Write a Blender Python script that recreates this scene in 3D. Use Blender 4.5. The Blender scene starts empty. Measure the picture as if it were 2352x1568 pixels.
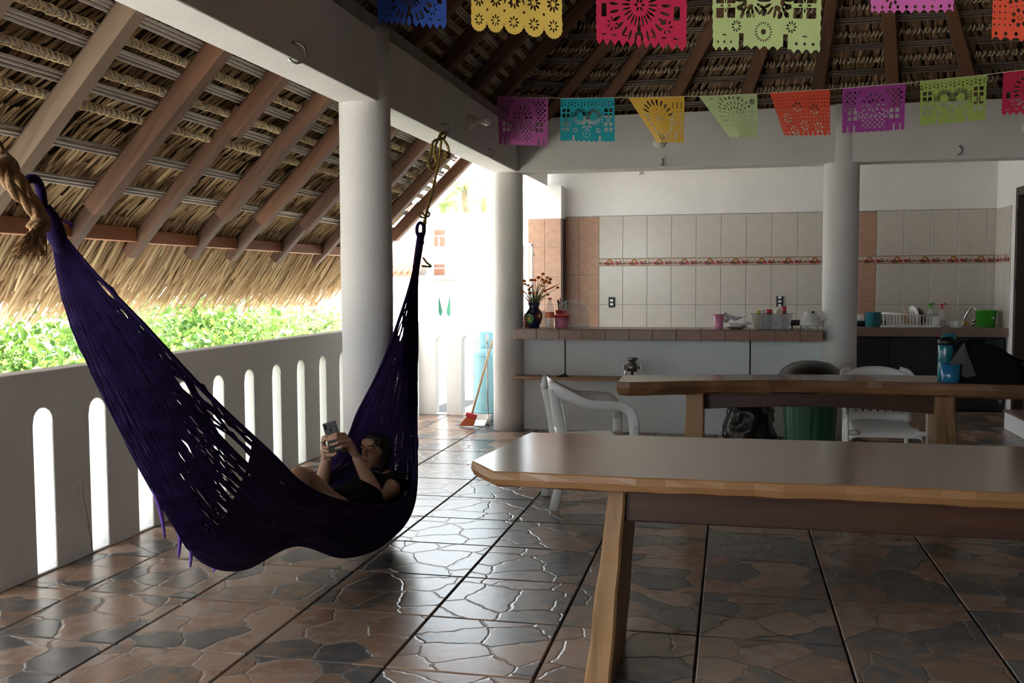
import bpy, bmesh, math, random
import numpy as np
from mathutils import Vector, Matrix, Euler, noise
random.seed(7)
rng = np.random.default_rng(7)
scene = bpy.context.scene
col = scene.collection
PI = math.pi

# ------------------------------------------------------------------ camera
EYE = Vector((0.0, 0.0, 1.3924))
FPX = 2241.26
AXX = Vector((0.97579108, 0.00886285, -0.2185251))     # world X seen in camera axes (right, down, forward)
AXY = Vector((0.21865363, -0.06113785, 0.97388539))
AXZ = Vector((-0.00472875, -0.99808998, -0.06159566))
cam_data = bpy.data.cameras.new('camera')
cam_data.sensor_width = 36.0
cam_data.lens = FPX / 2352 * 36.0
cam_data.clip_start = 0.05
cam_data.clip_end = 400
cam = bpy.data.objects.new('camera', cam_data)
col.objects.link(cam)
R3 = Matrix(((AXX.x, -AXX.y, -AXX.z), (AXY.x, -AXY.y, -AXY.z), (AXZ.x, -AXZ.y, -AXZ.z)))
cam.matrix_world = Matrix.Translation(EYE) @ R3.to_4x4()
scene.camera = cam

# ------------------------------------------------------------------ world, sun, exposure
world = bpy.data.worlds.new('hazy_sky')
scene.world = world
world.use_nodes = True
bg = world.node_tree.nodes['Background']
bg.inputs['Color'].default_value = (0.86, 0.94, 1.0, 1)
bg.inputs['Strength'].default_value = 4.6
sun_data = bpy.data.lights.new('sun', 'SUN')
sun_data.energy = 40.0
sun_data.angle = math.radians(0.6)
sun_data.color = (1.0, 0.95, 0.86)
sun = bpy.data.objects.new('sun', sun_data)
col.objects.link(sun)
sun.rotation_euler = Vector((0.30, 0.25, 1.0)).to_track_quat('Z', 'Y').to_euler()
sun.location = (10, -10, 30)
scene.view_settings.view_transform = 'Standard'
scene.view_settings.look = 'None'
scene.view_settings.gamma = 1.0
scene.view_settings.use_curve_mapping = False
scene.view_settings.exposure = 0.38


def ray(u, v):
    c = Vector((u - 1176, v - 784, FPX))
    return Vector((AXX.dot(c), AXY.dot(c), AXZ.dot(c)))


def AY(u, v, y):
    d = ray(u, v); return EYE + d * (y / d.y)


def AX(u, v, x):
    d = ray(u, v); return EYE + d * (x / d.x)


def AZ(u, v, z):
    d = ray(u, v); return EYE + d * ((z - EYE.z) / d.z)


# ------------------------------------------------------------------ materials
MATS = {}


def new_mat(name):
    m = bpy.data.materials.new(name)
    m.use_nodes = True
    nt = m.node_tree
    b = nt.nodes['Principled BSDF']
    MATS[name] = m
    return m, nt, b


def nd(nt, t, **kw):
    n = nt.nodes.new(t)
    for k, v in kw.items():
        setattr(n, k, v)
    return n


def plain(name, c, rough=0.5, metal=0.0, var=0.12, scale=8.0, bump=0.0, bscale=60.0, alpha=1.0, trans=0.0, spec=0.5, transl=0.0, sheen=0.0):
    """one colour with soft procedural mottling and fine relief"""
    m, nt, b = new_mat(name)
    tc = nd(nt, 'ShaderNodeTexCoord')
    n = nd(nt, 'ShaderNodeTexNoise')
    n.inputs['Scale'].default_value = scale
    n.inputs['Detail'].default_value = 4
    nt.links.new(tc.outputs['Object'], n.inputs['Vector'])
    r = nd(nt, 'ShaderNodeValToRGB')
    e = r.color_ramp.elements
    e[0].position = 0.3; e[1].position = 0.75
    e[0].color = (*[x * (1 - var) for x in c], 1)
    e[1].color = (*[min(1, x * (1 + var)) for x in c], 1)
    nt.links.new(n.outputs['Fac'], r.inputs['Fac'])
    nt.links.new(r.outputs['Color'], b.inputs['Base Color'])
    b.inputs['Roughness'].default_value = rough
    b.inputs['Metallic'].default_value = metal
    b.inputs['Specular IOR Level'].default_value = spec
    b.inputs['Alpha'].default_value = alpha
    b.inputs['Transmission Weight'].default_value = trans
    if sheen:
        b.inputs['Sheen Weight'].default_value = sheen
    if bump:
        n2 = nd(nt, 'ShaderNodeTexNoise')
        n2.inputs['Scale'].default_value = bscale
        n2.inputs['Detail'].default_value = 3
        nt.links.new(tc.outputs['Object'], n2.inputs['Vector'])
        bp = nd(nt, 'ShaderNodeBump')
        bp.inputs['Strength'].default_value = bump
        bp.inputs['Distance'].default_value = 0.01
        nt.links.new(n2.outputs['Fac'], bp.inputs['Height'])
        nt.links.new(bp.outputs['Normal'], b.inputs['Normal'])
    if transl:
        t = nd(nt, 'ShaderNodeBsdfTranslucent')
        nt.links.new(r.outputs['Color'], t.inputs['Color'])
        mx = nd(nt, 'ShaderNodeMixShader')
        mx.inputs['Fac'].default_value = transl
        nt.links.new(b.outputs[0], mx.inputs[1])
        nt.links.new(t.outputs[0], mx.inputs[2])
        nt.links.new(mx.outputs[0], nt.nodes['Material Output'].inputs['Surface'])
    return m


def wood(name, dark, light, axis=0, scale=3.0, rough=0.35, stretch=14.0, bump=0.15, coat=0.0):
    m, nt, b = new_mat(name)
    tc = nd(nt, 'ShaderNodeTexCoord')
    mp = nd(nt, 'ShaderNodeMapping')
    s = [scale * stretch] * 3
    s[axis] = scale
    mp.inputs['Scale'].default_value = s
    nt.links.new(tc.outputs['Object'], mp.inputs['Vector'])
    n = nd(nt, 'ShaderNodeTexNoise')
    n.inputs['Scale'].default_value = 1.0
    n.inputs['Detail'].default_value = 5
    n.inputs['Distortion'].default_value = 0.6
    nt.links.new(mp.outputs['Vector'], n.inputs['Vector'])
    n2 = nd(nt, 'ShaderNodeTexNoise')
    n2.inputs['Scale'].default_value = scale
    nt.links.new(tc.outputs['Object'], n2.inputs['Vector'])
    mx = nd(nt, 'ShaderNodeMath', operation='MULTIPLY_ADD')
    nt.links.new(n2.outputs['Fac'], mx.inputs[0]); mx.inputs[1].default_value = 0.5
    nt.links.new(n.outputs['Fac'], mx.inputs[2])
    oi = nd(nt, 'ShaderNodeObjectInfo')
    ad = nd(nt, 'ShaderNodeMath', operation='MULTIPLY_ADD')
    nt.links.new(oi.outputs['Random'], ad.inputs[0]); ad.inputs[1].default_value = 0.25
    nt.links.new(mx.outputs[0], ad.inputs[2])
    r = nd(nt, 'ShaderNodeValToRGB')
    e = r.color_ramp.elements
    e[0].position = 0.5; e[0].color = (*dark, 1)
    e[1].position = 1.0; e[1].color = (*light, 1)
    nt.links.new(ad.outputs[0], r.inputs['Fac'])
    nt.links.new(r.outputs['Color'], b.inputs['Base Color'])
    b.inputs['Roughness'].default_value = rough
    b.inputs['Coat Weight'].default_value = coat
    b.inputs['Coat Roughness'].default_value = 0.18
    bp = nd(nt, 'ShaderNodeBump')
    bp.inputs['Strength'].default_value = bump
    bp.inputs['Distance'].default_value = 0.005
    nt.links.new(n.outputs['Fac'], bp.inputs['Height'])
    nt.links.new(bp.outputs['Normal'], b.inputs['Normal'])
    return m


def islands(name, cols, rough=0.7, transl=0.0, alongy=False):
    """every leaf or strand takes its own tint"""
    m, nt, b = new_mat(name)
    g = nd(nt, 'ShaderNodeNewGeometry')
    r = nd(nt, 'ShaderNodeValToRGB')
    els = r.color_ramp.elements
    while len(els) < len(cols):
        els.new(0.5)
    for i, c in enumerate(cols):
        els[i].position = i / (len(cols) - 1)
        els[i].color = (*c, 1)
    nt.links.new(g.outputs['Random Per Island'], r.inputs['Fac'])
    nt.links.new(r.outputs['Color'], b.inputs['Base Color'])
    b.inputs['Roughness'].default_value = rough
    if transl:
        t = nd(nt, 'ShaderNodeBsdfTranslucent')
        nt.links.new(r.outputs['Color'], t.inputs['Color'])
        mx = nd(nt, 'ShaderNodeMixShader'); mx.inputs['Fac'].default_value = transl
        nt.links.new(b.outputs[0], mx.inputs[1]); nt.links.new(t.outputs[0], mx.inputs[2])
        nt.links.new(mx.outputs[0], nt.nodes['Material Output'].inputs['Surface'])
    return m


def floor_tile_mat():
    m, nt, b = new_mat('flagstone_ceramic')
    tc = nd(nt, 'ShaderNodeTexCoord')
    oi = nd(nt, 'ShaderNodeObjectInfo')
    cmb = nd(nt, 'ShaderNodeCombineXYZ')
    for k, f in ((0, 53.0), (1, 91.0)):
        q = nd(nt, 'ShaderNodeMath', operation='MULTIPLY')
        nt.links.new(oi.outputs['Random'], q.inputs[0]); q.inputs[1].default_value = f
        nt.links.new(q.outputs[0], cmb.inputs[k])
    add = nd(nt, 'ShaderNodeVectorMath', operation='ADD')
    nt.links.new(tc.outputs['Object'], add.inputs[0]); nt.links.new(cmb.outputs[0], add.inputs[1])
    nz = nd(nt, 'ShaderNodeTexNoise'); nz.inputs['Scale'].default_value = 9
    nt.links.new(add.outputs[0], nz.inputs['Vector'])
    sc = nd(nt, 'ShaderNodeVectorMath', operation='SCALE'); sc.inputs['Scale'].default_value = 0.07
    nt.links.new(nz.outputs['Color'], sc.inputs[0])
    add2 = nd(nt, 'ShaderNodeVectorMath', operation='ADD')
    nt.links.new(add.outputs[0], add2.inputs[0]); nt.links.new(sc.outputs[0], add2.inputs[1])
    v1 = nd(nt, 'ShaderNodeTexVoronoi', voronoi_dimensions='2D', feature='F1'); v1.inputs['Scale'].default_value = 4.6
    v2 = nd(nt, 'ShaderNodeTexVoronoi', voronoi_dimensions='2D', feature='DISTANCE_TO_EDGE'); v2.inputs['Scale'].default_value = 4.6
    for v in (v1, v2):
        nt.links.new(add2.outputs[0], v.inputs['Vector'])
    sep = nd(nt, 'ShaderNodeSeparateColor')
    nt.links.new(v1.outputs['Color'], sep.inputs[0])
    n3 = nd(nt, 'ShaderNodeTexNoise'); n3.inputs['Scale'].default_value = 14; n3.inputs['Detail'].default_value = 6
    nt.links.new(add.outputs[0], n3.inputs['Vector'])
    mixf = nd(nt, 'ShaderNodeMath', operation='MULTIPLY_ADD')
    nt.links.new(n3.outputs['Fac'], mixf.inputs[0]); mixf.inputs[1].default_value = 0.9
    q = nd(nt, 'ShaderNodeMath', operation='SUBTRACT'); nt.links.new(sep.outputs[0], q.inputs[0]); q.inputs[1].default_value = 0.45
    nt.links.new(q.outputs[0], mixf.inputs[2])
    r = nd(nt, 'ShaderNodeValToRGB')
    e = r.color_ramp.elements
    e[0].position = 0.0; e[0].color = (0.09, 0.083, 0.083, 1)
    e[1].position = 1.0; e[1].color = (0.34, 0.205, 0.13, 1)
    for p, c in ((0.22, (0.12, 0.107, 0.10)), (0.42, (0.22, 0.14, 0.098)), (0.62, (0.28, 0.155, 0.097)), (0.8, (0.33, 0.235, 0.18))):
        k = e.new(p); k.color = (*c, 1)
    nt.links.new(mixf.outputs[0], r.inputs['Fac'])
    gr = nd(nt, 'ShaderNodeMapRange'); gr.inputs['From Max'].default_value = 0.022
    nt.links.new(v2.outputs['Distance'], gr.inputs['Value'])
    mc = nd(nt, 'ShaderNodeMix', data_type='RGBA')
    nt.links.new(gr.outputs[0], mc.inputs[0]); mc.inputs[6].default_value = (0.24, 0.2, 0.18, 1)
    nt.links.new(r.outputs['Color'], mc.inputs[7])
    nt.links.new(mc.outputs[2], b.inputs['Base Color'])
    b.inputs['Roughness'].default_value = 0.27
    b.inputs['Specular IOR Level'].default_value = 0.55
    hs = nd(nt, 'ShaderNodeMath', operation='MULTIPLY_ADD')
    nt.links.new(n3.outputs['Fac'], hs.inputs[0]); hs.inputs[1].default_value = 0.35
    gr2 = nd(nt, 'ShaderNodeMapRange'); gr2.inputs['From Max'].default_value = 0.045; gr2.interpolation_type = 'SMOOTHSTEP'
    nt.links.new(v2.outputs['Distance'], gr2.inputs['Value'])
    nt.links.new(gr2.outputs[0], hs.inputs[2])
    bp = nd(nt, 'ShaderNodeBump'); bp.inputs['Strength'].default_value = 0.45; bp.inputs['Distance'].default_value = 0.004
    nt.links.new(hs.outputs[0], bp.inputs['Height'])
    nt.links.new(bp.outputs['Normal'], b.inputs['Normal'])
    return m


def glass(name, c, alpha=0.3, rough=0.08):
    m, nt, b = new_mat(name)
    b.inputs['Base Color'].default_value = (*c, 1)
    b.inputs['Roughness'].default_value = rough
    b.inputs['Alpha'].default_value = alpha
    b.inputs['Specular IOR Level'].default_value = 0.8
    return m


def border_mat():
    """printed kitchen frieze: red checks above and below a row of pots and fruit"""
    m, nt, b = new_mat('frieze_print')
    tc = nd(nt, 'ShaderNodeTexCoord')
    sp = nd(nt, 'ShaderNodeSeparateXYZ')
    nt.links.new(tc.outputs['Object'], sp.inputs[0])
    def blob(cx, cz, rx, rz, colr, prev):
        mp = nd(nt, 'ShaderNodeMapping', vector_type='TEXTURE')
        mp.inputs['Location'].default_value = (cx, cz, 0)
        mp.inputs['Scale'].default_value = (rx, rz, 1000)
        nt.links.new(tc.outputs['Object'], mp.inputs['Vector'])
        ln = nd(nt, 'ShaderNodeVectorMath', operation='LENGTH')
        nt.links.new(mp.outputs[0], ln.inputs[0])
        lt = nd(nt, 'ShaderNodeMath', operation='LESS_THAN'); lt.inputs[1].default_value = 1.0
        nt.links.new(ln.outputs['Value'], lt.inputs[0])
        mx = nd(nt, 'ShaderNodeMix', data_type='RGBA')
        nt.links.new(lt.outputs[0], mx.inputs[0])
        if prev is None:
            mx.inputs[6].default_value = (0.50, 0.43, 0.36, 1)
        else:
            nt.links.new(prev, mx.inputs[6])
        mx.inputs[7].default_value = (*colr, 1)
        return mx.outputs[2]
    red, brown, dark, grey = (0.32, 0.035, 0.035), (0.23, 0.10, 0.05), (0.10, 0.04, 0.03), (0.4, 0.36, 0.32)
    o = None
    for a in [(-.115, -.012, .026, .012, brown), (-.10, .012, .012, .02, grey), (-.062, -.014, .024, .013, red), (-.02, .005, .026, .022, brown),
              (-.02, .006, .012, .01, (0.5, 0.33, 0.15)), (-.035, -.02, .03, .01, dark), (.02, -.014, .022, .013, red), (.045, .008, .015, .022, grey), (.07, -.012, .02, .015, red),
              (.10, -.018, .035, .008, dark), (.11, .002, .01, .014, brown)]:
        o = blob(a[0], a[1], a[2] * 1.3, a[3] * 1.35, a[4], o)
    ck = nd(nt, 'ShaderNodeTexChecker'); ck.inputs['Scale'].default_value = 110
    ck.inputs['Color1'].default_value = (0.30, 0.05, 0.03, 1); ck.inputs['Color2'].default_value = (0.55, 0.38, 0.2, 1)
    nt.links.new(tc.outputs['Object'], ck.inputs['Vector'])
    ab = nd(nt, 'ShaderNodeMath', operation='ABSOLUTE'); nt.links.new(sp.outputs[1], ab.inputs[0])
    gt = nd(nt, 'ShaderNodeMath', operation='GREATER_THAN'); gt.inputs[1].default_value = 0.034; nt.links.new(ab.outputs[0], gt.inputs[0])
    mx = nd(nt, 'ShaderNodeMix', data_type='RGBA')
    nt.links.new(gt.outputs[0], mx.inputs[0]); nt.links.new(o, mx.inputs[6]); nt.links.new(ck.outputs['Color'], mx.inputs[7])
    nt.links.new(mx.outputs[2], b.inputs['Base Color'])
    b.inputs['Roughness'].default_value = 0.25
    return m


def net_mat():
    """knotted purple hammock cloth: rows of small open meshes"""
    m, nt, b = new_mat('hammock_net')
    tc = nd(nt, 'ShaderNodeTexCoord')
    mp = nd(nt, 'ShaderNodeMapping'); mp.inputs['Scale'].default_value = (70, 26, 1)
    nt.links.new(tc.outputs['UV'], mp.inputs['Vector'])
    v = nd(nt, 'ShaderNodeTexVoronoi', voronoi_dimensions='2D'); v.inputs['Randomness'].default_value = 0.5; v.inputs['Scale'].default_value = 3.0
    nt.links.new(mp.outputs[0], v.inputs['Vector'])
    n = nd(nt, 'ShaderNodeTexNoise'); n.inputs['Scale'].default_value = 9.0; n.inputs['Detail'].default_value = 2
    mp2 = nd(nt, 'ShaderNodeMapping'); mp2.inputs['Scale'].default_value = (1.0, 2.6, 1)
    nt.links.new(tc.outputs['UV'], mp2.inputs['Vector']); nt.links.new(mp2.outputs[0], n.inputs['Vector'])
    th = nd(nt, 'ShaderNodeMapRange'); th.inputs['From Min'].default_value = 0.54; th.inputs['From Max'].default_value = 0.82
    th.inputs['To Min'].default_value = 0.0; th.inputs['To Max'].default_value = 0.33
    nt.links.new(n.outputs['Fac'], th.inputs['Value'])
    gt = nd(nt, 'ShaderNodeMath', operation='GREATER_THAN')
    nt.links.new(v.outputs['Distance'], gt.inputs[0]); nt.links.new(th.outputs[0], gt.inputs[1])
    nt.links.new(gt.outputs[0], b.inputs['Alpha'])
    w = nd(nt, 'ShaderNodeTexNoise'); w.inputs['Scale'].default_value = 1.0
    mp3 = nd(nt, 'ShaderNodeMapping'); mp3.inputs['Scale'].default_value = (4, 90, 1)
    nt.links.new(tc.outputs['UV'], mp3.inputs['Vector']); nt.links.new(mp3.outputs[0], w.inputs['Vector'])
    r = nd(nt, 'ShaderNodeValToRGB'); e = r.color_ramp.elements
    e[0].position = 0.3; e[0].color = (0.010, 0.006, 0.024, 1); e[1].position = 0.7; e[1].color = (0.034, 0.017, 0.088, 1)
    nt.links.new(w.outputs['Fac'], r.inputs['Fac']); nt.links.new(r.outputs['Color'], b.inputs['Base Color'])
    b.inputs['Roughness'].default_value = 0.9
    b.inputs['Specular IOR Level'].default_value = 0.1
    bp = nd(nt, 'ShaderNodeBump'); bp.inputs['Strength'].default_value = 0.6; bp.inputs['Distance'].default_value = 0.006
    nt.links.new(w.outputs['Fac'], bp.inputs['Height']); nt.links.new(bp.outputs['Normal'], b.inputs['Normal'])
    return m


# ------------------------------------------------------------------ mesh helpers
class MB:
    def __init__(s):
        s.v = []; s.f = []

    def add(s, vs, fs):
        o = len(s.v); s.v += [tuple(p) for p in vs]; s.f += [tuple(i + o for i in f) for f in fs]; return s

    def box(s, c, size, rot=None, taper=1.0):
        hx, hy, hz = [k / 2 for k in size]
        vs = []
        for z in (-1, 1):
            t = taper if z > 0 else 1
            for x, y in ((-1, -1), (1, -1), (1, 1), (-1, 1)):
                p = Vector((x * hx * t, y * hy * t, z * hz))
                if rot is not None: p.rotate(Euler(rot))
                vs.append(p + Vector(c))
        return s.add(vs, [(3, 2, 1, 0), (4, 5, 6, 7), (0, 1, 5, 4), (1, 2, 6, 5), (2, 3, 7, 6), (3, 0, 4, 7)])

    def span(s, a, b):
        return s.box([(p + q) / 2 for p, q in zip(a, b)], [abs(q - p) for p, q in zip(a, b)])

    def tube(s, pts, r, n=8, cap=True, flat=1.0, closed=False):
        pts = [Vector(p) for p in pts]
        rr = r if isinstance(r, (list, tuple)) else [r] * len(pts)
        m = len(pts)
        t0 = (pts[1] - pts[0]).normalized()
        up = Vector((0, 0, 1)) if abs(t0.z) < 0.9 else Vector((1, 0, 0))
        a = t0.cross(up).normalized()
        vs = []
        for i, p in enumerate(pts):
            if closed: t = (pts[(i + 1) % m] - pts[i - 1])
            else: t = (pts[min(i + 1, m - 1)] - pts[max(i - 1, 0)])
            t = t.normalized() if t.length > 1e-9 else t0
            a = (a - t * a.dot(t))
            a = a.normalized() if a.length > 1e-6 else t.orthogonal().normalized()
            b = t.cross(a)
            for k in range(n):
                w = 2 * PI * k / n
                vs.append(p + a * (math.cos(w) * rr[i]) + b * (math.sin(w) * rr[i] * flat))
        fs = []
        for i in range(m if closed else m - 1):
            j = (i + 1) % m
            for k in range(n):
                q = (k + 1) % n
                fs.append((i * n + k, i * n + q, j * n + q, j * n + k))
        if cap and not closed:
            fs.append(tuple(range(n))[::-1]); fs.append(tuple((m - 1) * n + k for k in range(n)))
        return s.add(vs, fs)

    def lathe(s, prof, n=24, c=(0, 0, 0), sx=1.0, sy=1.0):
        vs = []; fs = []
        for r, z in prof:
            for k in range(n):
                w = 2 * PI * k / n
                vs.append((c[0] + r * sx * math.cos(w), c[1] + r * sy * math.sin(w), c[2] + z))
        for i in range(len(prof) - 1):
            for k in range(n):
                q = (k + 1) % n
                fs.append((i * n + k, i * n + q, (i + 1) * n + q, (i + 1) * n + k))
        if prof[0][0] > 1e-5: fs.append(tuple(range(n))[::-1])
        if prof[-1][0] > 1e-5: fs.append(tuple((len(prof) - 1) * n + k for k in range(n)))
        return s.add(vs, fs)

    def ball(s, c, r, nu=16, nv=10, rot=None):
        r = r if isinstance(r, (list, tuple)) else (r, r, r)
        vs = []; fs = []
        for i in range(nv + 1):
            th = PI * i / nv
            th = min(max(th, 0.03), PI - 0.03)
            for k in range(nu):
                ph = 2 * PI * k / nu
                p = Vector((r[0] * math.sin(th) * math.cos(ph), r[1] * math.sin(th) * math.sin(ph), r[2] * math.cos(th)))
                if rot is not None: p.rotate(rot)
                vs.append(p + Vector(c))
        for i in range(nv):
            for k in range(nu):
                q = (k + 1) % nu
                fs.append((i * nu + k, (i + 1) * nu + k, (i + 1) * nu + q, i * nu + q))
        fs.append(tuple(range(nu))); fs.append(tuple(nv * nu + k for k in range(nu))[::-1])
        return s.add(vs, fs)

    def grid(s, fn, nu, nv, closed=False):
        vs = [fn(i / nu, j / nv) for j in range(nv + 1) for i in range(nu + 1)]
        fs = [(j * (nu + 1) + i, j * (nu + 1) + i + 1, (j + 1) * (nu + 1) + i + 1, (j + 1) * (nu + 1) + i) for j in range(nv) for i in range(nu)]
        return s.add(vs, fs)

    def mesh(s, name):
        me = bpy.data.meshes.new(name)
        me.from_pydata(s.v, [], s.f)
        me.update()
        return me

    def build(s, name, mat, parent=None, smooth=False, bevel=0.0, seg=2, solid=0.0, sub=0, loc=None, weld=False):
        me = s.mesh(name)
        if smooth:
            me.polygons.foreach_set('use_smooth', [True] * len(me.polygons))
        bm = bmesh.new(); bm.from_mesh(me)
        if weld: bmesh.ops.remove_doubles(bm, verts=bm.verts, dist=1e-5)
        bmesh.ops.recalc_face_normals(bm, faces=bm.faces)
        bm.to_mesh(me); bm.free()
        o = bpy.data.objects.new(name, me)
        col.objects.link(o)
        if mat is not None:
            me.materials.append(MATS[mat] if isinstance(mat, str) else mat)
        if parent is not None:
            o.parent = parent
        if loc is not None: o.location = loc
        if solid:
            md = o.modifiers.new('thickness', 'SOLIDIFY'); md.thickness = solid; md.offset = 0
        if bevel:
            md = o.modifiers.new('bevel', 'BEVEL'); md.width = bevel; md.segments = seg; md.limit_method = 'ANGLE'
        if sub:
            md = o.modifiers.new('sub', 'SUBSURF'); md.levels = sub; md.render_levels = sub
        return o


def poly_slab(faces, thick, fn):
    """2D faces (welded) extruded by thick; fn maps (a, b, depth) to a point"""
    bm = bmesh.new()
    cache = {}
    def V(p):
        k = (round(p[0], 5), round(p[1], 5))
        if k not in cache: cache[k] = bm.verts.new((p[0], p[1], 0))
        return cache[k]
    for f in faces:
        vs = []
        for p in f:
            w = V(p)
            if w not in vs: vs.append(w)
        if len(vs) > 2:
            try: bm.faces.new(vs)
            except ValueError: pass
    r = bmesh.ops.extrude_face_region(bm, geom=list(bm.faces))
    for e in r['geom']:
        if isinstance(e, bmesh.types.BMVert): e.co.z = thick
    bmesh.ops.recalc_face_normals(bm, faces=bm.faces)
    mb = MB()
    bm.verts.ensure_lookup_table(); bm.verts.index_update()
    mb.v = [tuple(fn(*v.co)) for v in bm.verts]
    mb.f = [tuple(v.index for v in f.verts) for f in bm.faces]
    bm.free()
    return mb


def tag(o, label=None, cat=None, group=None, kind=None):
    if label: o['label'] = label
    if cat: o['category'] = cat
    if group: o['group'] = group
    if kind: o['kind'] = kind
    return o


def thing(name, label, cat, loc=(0, 0, 0), group=None, rz=0.0):
    o = bpy.data.objects.new(name, None)
    o.empty_display_size = 0.1
    col.objects.link(o)
    o.location = loc; o.rotation_euler = (0, 0, rz)
    return tag(o, label, cat, group)


def inst(me, name, parent, loc=(0, 0, 0), rot=(0, 0, 0), scale=None):
    o = bpy.data.objects.new(name, me)
    col.objects.link(o)
    o.parent = parent; o.location = loc; o.rotation_euler = rot
    if scale: o.scale = scale
    return o


def spline(pts, n):
    """Catmull-Rom through pts"""
    P = [Vector(p) for p in pts]
    P = [P[0] * 2 - P[1]] + P + [P[-1] * 2 - P[-2]]
    out = []
    segs = len(P) - 3
    for i in range(n + 1):
        t = i / n * segs
        k = min(int(t), segs - 1); t -= k
        a, b, c, d = P[k:k + 4]
        out.append(0.5 * ((2 * b) + (c - a) * t + (2 * a - 5 * b + 4 * c - d) * t * t + (3 * b - a - 3 * c + d) * t ** 3))
    return out


# plaster, wood, thatch ...
plain('white_plaster', (0.72, 0.70, 0.69), 0.85, var=0.05, scale=2.5, bump=0.25, bscale=45)
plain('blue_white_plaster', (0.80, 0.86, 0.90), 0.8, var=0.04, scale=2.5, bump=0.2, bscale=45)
plain('rail_plaster', (0.70, 0.68, 0.665), 0.85, var=0.07, scale=1.6, bump=0.3, bscale=30)
plain('old_wall', (0.20, 0.17, 0.15), 0.9, var=0.1, scale=2)
plain('mortar', (0.30, 0.27, 0.25), 0.95, var=0.25, scale=6, bump=0.5, bscale=30)
plain('grout', (0.07, 0.068, 0.066), 0.9, var=0.2, scale=30)
floor_tile_mat()
wood('rafter_grey', (0.07, 0.048, 0.034), (0.27, 0.19, 0.13), 0, 1.4, 0.8, 6, 0.5)
wood('rafter_wood', (0.03, 0.013, 0.008), (0.175, 0.078, 0.04), 0, 1.4, 0.75, 7, 0.5)
wood('purlin_wood', (0.20, 0.065, 0.03), (0.42, 0.17, 0.08), 1, 1.6, 0.7, 10, 0.4)
wood('batten_dark', (0.07, 0.05, 0.042), (0.20, 0.155, 0.13), 0, 2.0, 0.75, 12, 0.3)
wood('rafter_dark', (0.03, 0.014, 0.008), (0.125, 0.058, 0.032), 0, 1.4, 0.75, 7, 0.5)
wood('batten_wood', (0.28, 0.245, 0.22), (0.58, 0.52, 0.46), 1, 2.0, 0.75, 12, 0.3)
plain('palm_tie_fibre', (0.60, 0.46, 0.28), 0.85, var=0.25, scale=25)
islands('thatch_straw', [(0.20, 0.11, 0.05), (0.54, 0.36, 0.18), (0.32, 0.19, 0.085), (0.70, 0.52, 0.30), (0.42, 0.28, 0.15)], 0.75, 0.12)
islands('thatch_brown', [(0.13, 0.075, 0.042), (0.32, 0.19, 0.105), (0.21, 0.125, 0.07), (0.40, 0.26, 0.15), (0.25, 0.16, 0.09)], 0.7, 0.03)
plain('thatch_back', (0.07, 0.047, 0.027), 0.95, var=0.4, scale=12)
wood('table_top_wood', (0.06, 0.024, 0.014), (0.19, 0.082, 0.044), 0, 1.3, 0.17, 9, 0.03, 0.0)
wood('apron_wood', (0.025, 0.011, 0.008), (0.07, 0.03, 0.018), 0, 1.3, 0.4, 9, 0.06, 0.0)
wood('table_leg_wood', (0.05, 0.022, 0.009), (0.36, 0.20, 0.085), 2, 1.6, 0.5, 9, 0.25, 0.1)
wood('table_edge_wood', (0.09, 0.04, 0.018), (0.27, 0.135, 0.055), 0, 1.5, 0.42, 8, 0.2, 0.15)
wood('shelf_wood', (0.25, 0.13, 0.07), (0.45, 0.27, 0.16), 0, 2.0, 0.6, 9, 0.2)
wood('broom_wood', (0.42, 0.25, 0.13), (0.60, 0.40, 0.24), 2, 4.0, 0.5, 9, 0.1)
wood('door_wood', (0.02, 0.012, 0.01), (0.05, 0.03, 0.022), 2, 2.0, 0.5, 9, 0.2)
plain('wall_tile_cream', (0.52, 0.475, 0.42), 0.16, var=0.05, scale=9, bump=0.02, bscale=20, spec=0.6)
plain('wall_tile_terracotta', (0.40, 0.235, 0.16), 0.22, var=0.14, scale=14, bump=0.05, bscale=40)
plain('counter_tile', (0.34, 0.21, 0.16), 0.25, var=0.12, scale=18)
plain('counter_tile_dark', (0.22, 0.14, 0.11), 0.3, var=0.12, scale=18)
border_mat()
net_mat()
plain('purple_cord', (0.022, 0.011, 0.058), 0.9, var=0.4, scale=20, spec=0.1)
plain('purple_bright', (0.16, 0.07, 0.42), 0.85, var=0.3, scale=20)
plain('jute_rope', (0.33, 0.19, 0.09), 0.9, var=0.35, scale=40, bump=0.5, bscale=120)
plain('yellow_rope', (0.36, 0.25, 0.06), 0.8, var=0.35, scale=40, bump=0.5, bscale=120)
plain('steel', (0.35, 0.34, 0.33), 0.35, 1.0, var=0.2, scale=20)
plain('chrome', (0.7, 0.7, 0.7), 0.12, 1.0, var=0.03)
plain('black_iron', (0.03, 0.03, 0.033), 0.5, 0.3, var=0.2)
plain('white_plastic', (0.72, 0.72, 0.71), 0.32, var=0.03)
plain('cream_plastic', (0.62, 0.58, 0.48), 0.4, var=0.05)
plain('black_plastic', (0.012, 0.012, 0.013), 0.4, var=0.15)
plain('black_bag', (0.008, 0.008, 0.009), 0.28, var=0.2, bump=0.5, bscale=14)
plain('green_plastic', (0.02, 0.10, 0.055), 0.4, var=0.1)
plain('lime_plastic', (0.05, 0.38, 0.03), 0.35, var=0.05)
plain('porcelain', (0.66, 0.63, 0.58), 0.25, var=0.04)
plain('white_ceramic', (0.75, 0.73, 0.70), 0.2, var=0.03)
plain('brown_ceramic', (0.20, 0.12, 0.09), 0.3, var=0.1)
plain('teal_enamel', (0.02, 0.15, 0.18), 0.2, var=0.1)
plain('gas_blue', (0.30, 0.62, 0.72), 0.55, var=0.08, scale=10, bump=0.2, bscale=20)
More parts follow.
